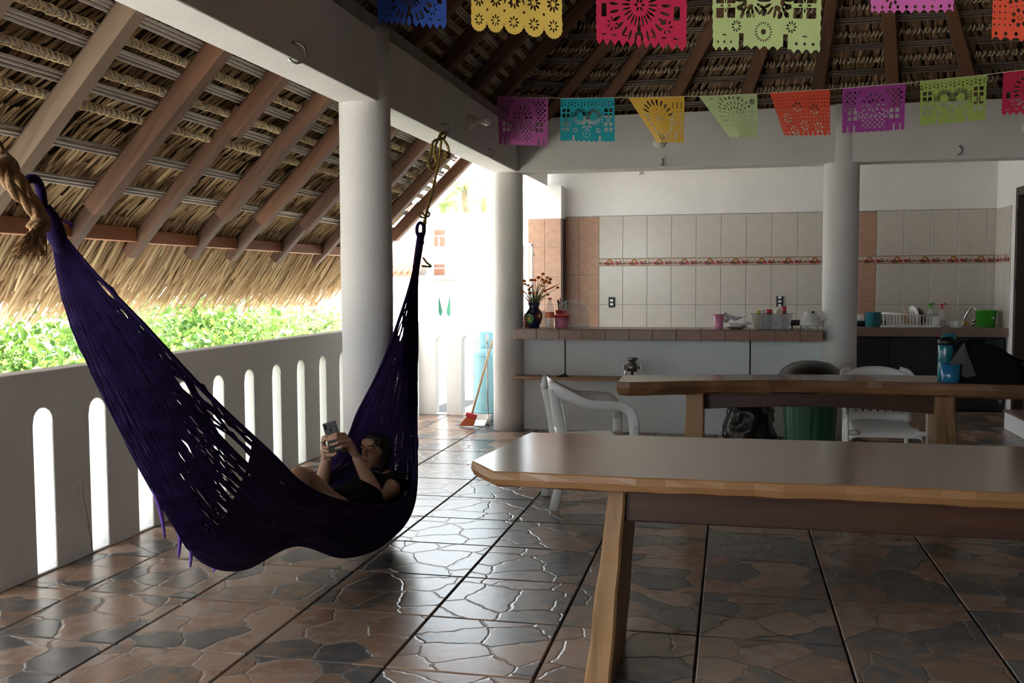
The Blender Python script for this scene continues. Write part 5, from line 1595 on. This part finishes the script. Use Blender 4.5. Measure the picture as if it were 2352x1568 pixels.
def paper(design, A, n=150):
    U, V = np.meshgrid(np.linspace(0, 1, n + 1), np.linspace(0, A, int(n * A) + 1))
    H = []
    side = .008 * np.abs(np.sin(V * 42))
    edge = np.minimum(U - side, 1 - side - U)
    M_ = np.abs(U - .5)
    if design == 'lattice':
        z = (V < A * .52) & (V > .05) & (M_ < .46)
        H.append(np.where(z & (np.hypot(M_ / .26, (V - A * .42) / .30) > 1.05), grid_d(U, V, .085, .30), -1))
        H.append(flower_h(U, V, .5, A * .42, .05, .11, 8, .016)); H.append(flower_h(U, V, .5, A * .42, .13, .20, 14, .012))
        for s in (-1, 1):
            H += [cross4(U, V, .5 + s * .33, A * .62, .075), flower_h(U, V, .5 + s * .2, A * .62, .02, .06, 6, .012)]
        H.append(np.where((V > A * .62) & (V < A * .92) & (M_ < .20 - .12 * (V - A * .62)), grid_d(U, V, .075, .27), -1))
        tabs = np.where(M_ > .24, rect((U * 1.0 % .105), V, .09, A - .04, .017, .075), -1)
        H.append(tabs); bot = A - V - .012 * np.abs(np.sin(U * 30)) - np.where(M_ > .24, 0, -.0)
    elif design == 'butterfly':
        H.append(np.where((V > .05) & (V < .14), .014 - np.hypot((U % .062) - .031, ((V + (np.floor(U / .062) % 2) * .022) % .05) - .025), -1))
        for s in (-1, 1):
            H += [cross4(U, V, .5 + s * .385, .24, .07), cross4(U, V, .5 + s * .385, .46, .07), flower_h(U, V, .5 + s * .385, .35, .012, .04, 6, .010)]
            H += [flower_h(U, V, .5 + s * .12, .30, .06, .15, 22, .0085), circ(U, V, .5 + s * .06, .25, .022), rect(U, V, .5 + s * .275, .33, .006, .12)]
            H += [flower_h(U, V, .5 + s * .2, .52, .015, .05, 5, .014)]
        H += [flower_h(U, V, .5, .57, .045, .075, 16, .006), circ(U, V, .5, .57, .014), flower_h(U, V, .5, .42, .03, .10, 7, .016, .3)]
        notch = np.maximum(rect(U, V, .27, A - .02, .02, .09), rect(U, V, .73, A - .02, .02, .09)); H.append(notch)
        bot = A - V - .03 * np.abs(np.sin(U * 12 * PI / 1.0))
    elif design == 'sun':
        H += [flower_h(U, V, .45, .36, .22, .33, 22, .018), flower_h(U, V, .45, .36, .15, .18, 12, .006), flower_h(U, V, .45, .36, .03, .07, 6, .010), circ(U, V, .40, .33, .015), circ(U, V, .5, .33, .015)]
        for x_ in (.78, .86, .94): H += [rect(U, V, x_, q, .008, .05) for q in (.14, .28, .42, .56)]
        H += [flower_h(U, V, .78, .62, .015, .05, 6, .012), flower_h(U, V, .3, .66, .015, .05, 6, .012)]
        H += [rect(U, V, q, A - .07, .045, .006) for q in (.15, .35, .55, .75)]
        bot = A - V - .04 * np.abs(((U * 11) % 1) - .5) * 2
    elif design == 'fan':
        for rr, n_, w_ in ((.10, 14, .008), (.17, 20, .010), (.25, 26, .010), (.33, 30, .012)): H.append(np.where(V < .42, flower_h(U, V, .55, .40, rr, rr + .055, n_, w_), -1))
        H.append(np.where((V > .44) & (V < A - .1) & (M_ < .4), .0085 - np.hypot((U % .05) - .025, (V % .05) - .025), -1))
        H += [flower_h(U, V, .9, .12, .015, .05, 7, .010), flower_h(U, V, .9, .3, .015, .05, 7, .010)] + [rect(U, V, q, .05, .03, .006) for q in (.2, .36, .52, .68)]
        bot = A - V - .05 * np.abs(np.sin(U * 6 * PI))
    elif design == 'flowers':
        for u0, v0 in ((.42, .25), (.72, .30), (.5, .55), (.2, .42), (.78, .58), (.28, .62)):
            H += [flower_h(U, V, u0, v0, .045, .085, 7, .018), flower_h(U, V, u0, v0, .012, .03, 7, .005)]
        H.append(np.where((V > .08) & (V < A - .12) & (np.minimum.reduce([np.hypot(U - a, V - b) for a, b in ((.42, .25), (.72, .30), (.5, .55), (.2, .42), (.78, .58), (.28, .62))]) > .10), .010 - np.hypot((U % .055) - .027, (V % .055) - .027), -1))
        H.append(np.where(V > A - .10, .018 - np.hypot((U % .1) - .05, V - (A - .065)), -1))
        bot = A - V - .035 * np.abs(np.sin((U * 10) * PI))
    elif design == 'medallion':
        for k in range(5):
            c_ = .1 + .2 * k
            H += [flower_h(U, V, c_, A - .12, .02, .055, 8, .008)]
            H += [flower_h(U, V, c_, A - .30, .02, .07, 9, .010), circ(U, V, c_ + .1, A - .21, .012)]
        H += [flower_h(U, V, .5, A - .55, .12, .30, 26, .012), flower_h(U, V, .5, A - .55, .04, .09, 8, .014)]
        H += [np.where(V < A - .42, grid_d(U, V, .10, .25) - np.where(np.hypot(U - .5, V - A + .55) < .33, 1, 0), -1)]
        bot = np.where(V > A - .13, np.max([.105 - np.hypot(U - (.1 + .2 * k), V - (A - .115)) for k in range(5)], axis=0) - .006 * np.abs(np.sin(np.arctan2(V - A + .115, (U % .2) - .1) * 9)), 1)
    elif design == 'zigzag':
        H += [flower_h(U, V, .5, A - .38, .10, .20, 24, .010), flower_h(U, V, .5, A - .38, .24, .34, 26, .014), flower_h(U, V, .5, A - .38, .02, .06, 6, .013)]
        H += [rect(U, V, q, A - .10, .028, .006) for q in (.1, .22, .34, .66, .78, .9)] + [rect(U, V, .5, A - .16, .02, .05), rect(U, V, .90, A - .32, .03, .06), rect(U, V, .10, A - .32, .03, .06)]
        H += [flower_h(U, V, .2, A - .2, .03, .07, 7, .008), flower_h(U, V, .8, A - .2, .03, .07, 7, .008)]
        bot = A - V - .06 * np.abs(((U * 11) % 1) - .5) * 2
    else:   # big green
        for s in (-1, 1):
            H += [cross4(U, V, .5 + s * .36, A - .36, .095), cross4(U, V, .5 + s * .36, A - .62, .085), flower_h(U, V, .5 + s * .36, A - .36, .02, .055, 8, .008), flower_h(U, V, .5 + s * .25, A - .20, .02, .05, 9, .007)]
            H += [flower_h(U, V, .5 + s * .12, A - .40, .06, .14, 14, .012), flower_h(U, V, .5 + s * .17, A - .33, .02, .08, 5, .02, .4), rect(U, V, .5 + s * .20, A - .06, .022, .085)]
            H += [circ(U, V, .5 + s * q, A - .075, .012) for q in (.30, .37, .44)] + [rect(U, V, .5 + s * .37, A - .13, .02, .006)]
        H += [flower_h(U, V, .5, A - .16, .055, .08, 20, .0055), circ(U, V, .5, A - .16, .022), circ(U, V, .5, A - .31, .03), flower_h(U, V, .5, A - .6, .05, .16, 12, .02)]
        bot = A - V - np.where(M_ > .18, .035 * np.abs(np.cos((U * 13.5) * PI)), .02 + .03 * np.abs(np.sin(U * 40)))
    hole = np.maximum.reduce(H)
    return U, V, np.minimum.reduce([edge, bot, -hole, V + .001])


def march(U, V, phi):
    ny, nx = phi.shape
    verts = []; faces = []; cache = {}
    def pt(key, x, y):
        if key not in cache: cache[key] = len(verts); verts.append((x, y))
        return cache[key]
    for j in range(ny - 1):
        for i in range(nx - 1):
            c = ((j, i), (j, i + 1), (j + 1, i + 1), (j + 1, i))
            s = [phi[q] > 0 for q in c]
            if not any(s): continue
            f = []
            for k in range(4):
                a, b = c[k], c[(k + 1) % 4]
                if s[k]: f.append(pt(a, U[a], V[a]))
                if s[k] != s[(k + 1) % 4]:
                    t = phi[a] / (phi[a] - phi[b]); lo = min(a, b), max(a, b)
                    f.append(pt(lo, U[a] + (U[b] - U[a]) * t, V[a] + (V[b] - V[a]) * t))
            if len(f) >= 3: faces.append(tuple(f))
    return verts, faces


_pcache = {}
def flag(label, design, mat, TL, TR, A, skew=0.0, curl=0.04, seed=0, n=130):
    if (design, A, n) not in _pcache: _pcache[(design, A, n)] = march(*paper(design, A, n))
    v2, fc_ = _pcache[(design, A, n)]
    ex = TR - TL; Wd = ex.length; e = ex.normalized(); dn = Vector((0, 0, -1)); nr = Vector((e.y, -e.x, 0)).normalized()
    r_ = random.Random(seed); p1, p2 = r_.uniform(0, 6), r_.uniform(0, 6)
    vs = []
    for u, v in v2:
        f = v / A
        uu = u + (1 - u) * skew * f
        bend = curl * f * math.sin(3.2 * u + p1) + .012 * math.sin(9 * u + p2) * f - skew * .35 * f * (1 - u) ** 2 * 2
        shrink = 1 - skew * .12 * (1 - u)
        vs.append(e * uu * Wd + dn * v * Wd * shrink + nr * bend * Wd)
    o = MB().add(vs, fc_).build('paper_flag', mat, loc=TL)
    return tag(o, label, 'paper flag', 'cut paper flags on the strings')


def paper_mat(name, c): plain(name, c, .75, var=.06, scale=6, transl=.35)
paper_mat('paper_magenta', (.46, .10, .36)); paper_mat('paper_cyan', (.01, .36, .46)); paper_mat('paper_yellow', (.72, .42, .05)); paper_mat('paper_mint', (.46, .56, .28))
paper_mat('paper_orange', (.72, .07, .03)); paper_mat('paper_purple', (.34, .04, .30)); paper_mat('paper_green', (.34, .46, .10)); paper_mat('paper_crimson', (.55, .01, .07)); paper_mat('paper_blue', (.02, .07, .36)); paper_mat('paper_gold', (.72, .50, .10)); paper_mat('paper_leaf', (.46, .56, .24)); paper_mat('paper_pink', (.6, .12, .42))
def y2(u): return 7.85 - (u - 1142) * .00129
def y1(u): return 4.45 - (u - 1185) * .0010
row2 = [((1142, 222), (1260, 224), .80, 'lattice', 'paper_magenta', 0, 'magenta cut paper flag at the left end of the far string'),
        ((1287, 226), (1412, 224), .71, 'butterfly', 'paper_cyan', 0, 'turquoise cut paper flag'),
        ((1442, 224), (1573, 221), .74, 'sun', 'paper_yellow', .40, 'yellow cut paper flag with a sun, its left corner folded back'),
        ((1604, 221), (1740, 215), .70, 'fan', 'paper_mint', .45, 'pale green cut paper flag with folded left corner'),
        ((1767, 213), (1907, 205), .72, 'flowers', 'paper_orange', .22, 'orange red cut paper flag in front of the right column'),
        ((1934, 203), (2081, 191), .71, 'lattice', 'paper_purple', 0, 'dark purple lattice cut paper flag right of the orange one'),
        ((2113, 187), (2268, 171), .70, 'butterfly', 'paper_green', 0, 'olive green cut paper flag on the far string'),
        ((2304, 166), (2462, 148), .70, 'zigzag', 'paper_crimson', 0, 'dark crimson cut paper flag at the right picture edge')]
for k, (a, b2, A, ds, mt, sk_, lab) in enumerate(row2):
    flag(lab, ds, mt, AY(*a, y2(a[0])), AY(*b2, y2(b2[0])), A, sk_, .035, k)
row1 = [((860, -135), (1028, -128), .86, 'zigzag', 'paper_blue', 0, 'blue cut paper flag at the top left, only its fringe showing'),
        ((1082, -118), (1290, -112), .74, 'medallion', 'paper_gold', 0, 'golden cut paper flag with round scalloped medallions'),
        ((1368, -90), (1580, -86), .76, 'zigzag', 'paper_crimson', 0, 'crimson cut paper flag with zigzag lower edge'),
        ((1634, -92), (1892, -100), .72, 'green', 'paper_leaf', 0, 'large light green cut paper flag with flower centre'),
        ((1985, -150), (2200, -165), .78, 'flowers', 'paper_pink', .05, 'pink cut paper flag with only two tips in view'),
        ((2284, -120), (2530, -130), .83, 'flowers', 'paper_orange', 0, 'orange red cut paper flag at the top right corner')]
for k, (a, b2, A, ds, mt, sk_, lab) in enumerate(row1):
    flag(lab, ds, mt, AY(*a, y1(a[0])), AY(*b2, y1(b2[0])), A, sk_, .03, 20 + k, 170)
for rw, fn, lab, ext in ((row2, y2, 'thin string carrying the far row of paper flags', ((1085, 214), (2600, 120))), (row1, y1, 'thin string carrying the near row of paper flags', ((640, -170), (2700, -150)))):
    pts = [AY(*ext[0], fn(ext[0][0]))]
    for q in rw: pts += [AY(*q[0], fn(q[0][0])), AY(*q[1], fn(q[1][0]))]
    pts.append(AY(*ext[1], fn(ext[1][0])))
    o = MB().tube(pts, .0018, 5).build('flag_string', 'cream_plastic'); tag(o, lab, 'string')

# ------------------------------------------------------------------ outside
gr = MB().span((-90, -40, -3.6), (60, 130, -3.3)).build('ground', 'ground_pale'); tag(gr, kind='structure')
lw = MB().span((-3.3, -3.6, -3.3), (4.5, 11.8, -.301)).build('wall_lower', 'house_white'); tag(lw, kind='structure')


def tree(label, x, y, ztop, rx, rz, n, leaf, mat, seed, ry_=None, palm=False):
    gg = np.random.default_rng(seed); rr = random.Random(seed)
    t = thing('leafy_tree' if not palm else 'palm_tree', label, 'tree', (x, y, -3.3), 'trees outside the railing')
    h = ztop + 3.3
    ry_ = ry_ or rx
    cz = h - rz
    if not palm:
        MB().tube([(0, 0, 0), (rr.uniform(-.2, .2), 0, cz * .6), (0, 0, cz)], [.16, .12, .07], 8).build('trunk', 'bark', t, smooth=True)
        m = MB()
        for k in range(8):
            a = rr.uniform(0, 6.28); m.tube([(0, 0, cz * rr.uniform(.5, .9)), (rx * .7 * math.cos(a), ry_ * .7 * math.sin(a), cz + rz * rr.uniform(-.4, .6))], [.05, .015], 5)
        m.build('branches', 'bark', t, smooth=True)
        cl = gg.normal(0, 1, (26, 3)); cl /= np.linalg.norm(cl, axis=1)[:, None]; cl *= gg.uniform(.55, .95, (26, 1))
        c = cl[gg.integers(0, 26, n)] * [rx, ry_, rz] + gg.normal(0, .17, (n, 3)) * [rx, ry_, rz] + [0, 0, cz]
        d = gg.normal(0, 1, (n, 3)); d[:, 2] -= .4; d /= np.linalg.norm(d, axis=1)[:, None]
        s = np.cross(d, gg.normal(0, 1, (n, 3))); s /= np.linalg.norm(s, axis=1)[:, None]
        L_ = (leaf * gg.uniform(.6, 1.3, n))[:, None]
        nn = np.cross(d, s)
        A_ = np.stack([c, c + d * L_ * .5 + s * L_ * .32 + nn * L_ * .08, c + d * L_, c + d * L_ * .5 - s * L_ * .32 + nn * L_ * .08], 1)
        me = bpy.data.meshes.new('foliage'); ix = np.arange(n * 4).reshape(-1, 4)
        me.from_pydata(A_.reshape(-1, 3).tolist(), [], ix.tolist()); me.update(); me.materials.append(MATS[mat])
        o = bpy.data.objects.new('foliage', me); col.objects.link(o); o.parent = t; tag(o, kind='stuff')
    else:
        MB().tube([(0, 0, 0), (.2, 0, h * .5), (0, 0, h - .3)], [.18, .14, .12], 8).build('trunk', 'bark', t, smooth=True)
        for k in range(13):
            a = 2 * PI * k / 13 + rr.uniform(-.2, .2); el = rr.uniform(.1, .9); m = MB()
            mid = [Vector((math.cos(a) * rx * f, math.sin(a) * rx * f, h - .3 + rz * (el * 2.0 * f - 1.7 * f * f))) for f in np.linspace(0, 1, 9)]
            m.tube(mid, .015, 4)
            for i in range(1, 9):
                for q in range(4):
                    c0 = mid[i - 1].lerp(mid[i], q / 4); tt = (mid[i] - mid[i - 1]).normalized(); sdv = tt.cross(Vector((0, 0, 1))).normalized()
                    for s in (-1, 1):
                        e = c0 + (sdv * s * .8 + tt * .6 + Vector((0, 0, -.35))) * rx * .35 * (1 - .5 * i / 9)
                        m.add([c0 - tt * .02, c0 + tt * .03, e], [(0, 1, 2)])
            m.build('frond', mat, t)
    return t


def at_tree(u, d): 
    r_ = ray(u, 650); return r_.x / r_.y * d, d
for u, d, ztop, rx, rz, n, lf, mt, lab in [(60, 7.2, 1.20, 1.7, 1.5, 15000, .085, 'leaf_green', 'bright green leafy tree just outside the railing at the left'),
                                  (-160, 6.2, 1.35, 1.6, 1.6, 8000, .09, 'leaf_green', 'green tree cut by the left picture edge'),
                                  (330, 15.0, 1.35, 1.5, 1.6, 6000, .13, 'leaf_pale', 'pale sunlit tree seen between hammock and eave'),
                                  (470, 14.0, 1.15, 1.6, 1.5, 7000, .13, 'leaf_green', 'round shrub crown left of the far bungalow'),
                                  (560, 15.5, 1.05, 1.4, 1.3, 6000, .13, 'leaf_pale', 'pale shrub crown in front of the far bungalow'),
                                  (690, 19.0, .75, 1.5, 1.0, 4000, .14, 'leaf_pale', 'low bush under the far bungalow porch')]:
    x_, y_ = at_tree(u, d); tree(lab, x_, y_, ztop, rx, rz, n, lf, mt, int(u) + 300)
for u, d, ztop, lab in ((1068, 40.0, 5.6, 'feathery palm behind the white apartment house'), (1112, 42.0, 5.2, 'second palm behind the white apartment house, nearer the column'), (1020, 41, 5.0, 'short palm left behind the white apartment house')):
    x_, y_ = at_tree(u, d); tree(lab, x_, y_, ztop, 1.7, 1.2, 0, 0, 'leaf_pale', int(u), palm=True)


def window_on(parent, name, x0, x1, z0, z1, y, mat, frame='house_white'):
    w_ = MB().span((x0, y - .05, z0), (x1, y, z1)).build(name, mat, parent)
    MB().span((x0 - .06, y - .07, z0 - .08), (x1 + .06, y - .051, z0)).build('sill', frame, w_)
    return w_
# white apartment house ahead
Y_ = 26.0
def bx_(u, v): q = AY(u, v, Y_); return q.x, q.z
x0, zt = bx_(905, 492); x1, _ = bx_(1300, 492)
bd = thing('apartment_house', 'sunlit white apartment house beyond the end railing', 'building', (0, 0, 0))
MB().span((x0, Y_, -3.3), (x1, Y_ + 9, zt)).build('wall', 'house_white', bd)
def win(u0, u1, v0, v1, mat, nm='window'):
    a, z1_ = bx_(u0, v0); b2, z0_ = bx_(u1, v1); return window_on(bd, nm, a, b2, z0_, z1_, Y_, mat), (a, b2, z0_, z1_)
w1, q = win(998, 1022, 528, 566, 'brick_red'); MB().span((q[0] + .12, Y_ - .07, q[2]), (q[0] + .16, Y_ - .05, q[3] - .2)).build('shutter_gap', 'house_cream', w1)
MB().span((q[0], Y_ - .08, q[3] - .19), (q[1], Y_ - .05, q[3] - .15)).build('lintel', 'house_cream', w1)
w1, q = win(998, 1022, 607, 632, 'brick_red'); MB().span((q[0], Y_ - .08, q[3] - .12), (q[1], Y_ - .05, q[3] - .09)).build('lintel', 'house_cream', w1)
win(958, 980, 522, 545, 'mortar'); win(958, 980, 603, 632, 'mortar')
w1, q = win(985, 1035, 683, 725, 'dark_green')
for a, b2 in ((.30, .48), (.52, .98)):
    xa = q[0] + (q[1] - q[0]) * a; xb = q[0] + (q[1] - q[0]) * b2; xm = (xa + xb) / 2; hz = q[3] - q[2]
    poly_slab([[(xa, q[3]), (xm - .05, q[2] + hz * .22), (xm - .09, q[2]), (xm + .09, q[2]), (xm + .05, q[2] + hz * .22), (xb, q[3])]], .02, lambda aa, bb, dd: (aa, Y_ - .08 + dd, bb)).build('curtain', 'house_white', w1)
w1, q = win(957, 976, 683, 727, 'dark_green')
for k, v in enumerate((643, 650, 657)):
    a, z_ = bx_(905, v); b2, _ = bx_(1062, v); MB().span((a, Y_ - .5, z_ - .03), (b2, Y_ - .46, z_)).build('balcony_rail', 'house_cream' if k else 'brick_red', bd)
a, z_ = bx_(905, 668); b2, z2 = bx_(1062, 676); MB().span((a, Y_ - .6, z2), (b2, Y_, z_)).build('balcony_slab', 'house_white', bd)
a, z_ = bx_(1105, 695); win(1104, 1112, 692, 700, 'mortar')
# clay roofed annex to its left
Y2 = 24.0
a = AY(895, 590, Y2); b2 = AY(958, 590, Y2)
an = thing('annex_house', 'small annex with clay tiles half hidden by the nearest column', 'building')
MB().span((a.x - 2.0, Y2, -3.3), (b2.x, Y2 + 1.7, a.z - .5)).build('wall', 'house_white', an)
for k in range(16):
    xx = a.x - 2.0 + (b2.x - a.x + 2.0) * (k + .5) / 16
    MB().tube([(xx, Y2 - .3, a.z - .45), (xx, Y2 + 1.6, a.z + .25)], .08, 6).build('roof_tile', 'roof_clay', an, smooth=True)
# bungalow with porch further left
Y3 = 30.0
bg_ = thing('porch_bungalow', 'white bungalow with columns and red clay roof beyond the trees', 'building')
a = AY(600, 690, Y3); b2 = AY(905, 690, Y3); zc = AY(700, 700, Y3).z; zr = AY(700, 655, Y3).z
MB().span((a.x, Y3 + 1.5, -3.3), (b2.x, Y3 + 7, zc)).build('wall', 'house_cream', bg_)
MB().span((a.x, Y3 - .1, zc - .12), (b2.x, Y3 + 1.5, zc + .08)).build('porch_beam', 'house_white', bg_)
MB().span((a.x, Y3 - .1, -3.3), (b2.x, Y3 + 1.5, AY(700, 735, Y3).z)).build('porch_floor', 'house_white', bg_)
for u in (615, 645, 672, 703, 735, 765, 800): 
    q = AY(u, 710, Y3); MB().span((q.x - .10, Y3, AY(700, 735, Y3).z), (q.x + .10, Y3 + .2, zc - .12)).build('porch_column', 'house_white', bg_)
n_ = 34
for k in range(n_):
    xx = a.x - .2 + (b2.x - a.x + .4) * (k + .5) / n_
    MB().tube([(xx, Y3 - .5, zc + .05), (xx, Y3 + 4, zr + .6)], .11, 6).build('roof_tile', 'roof_clay', bg_, smooth=True)
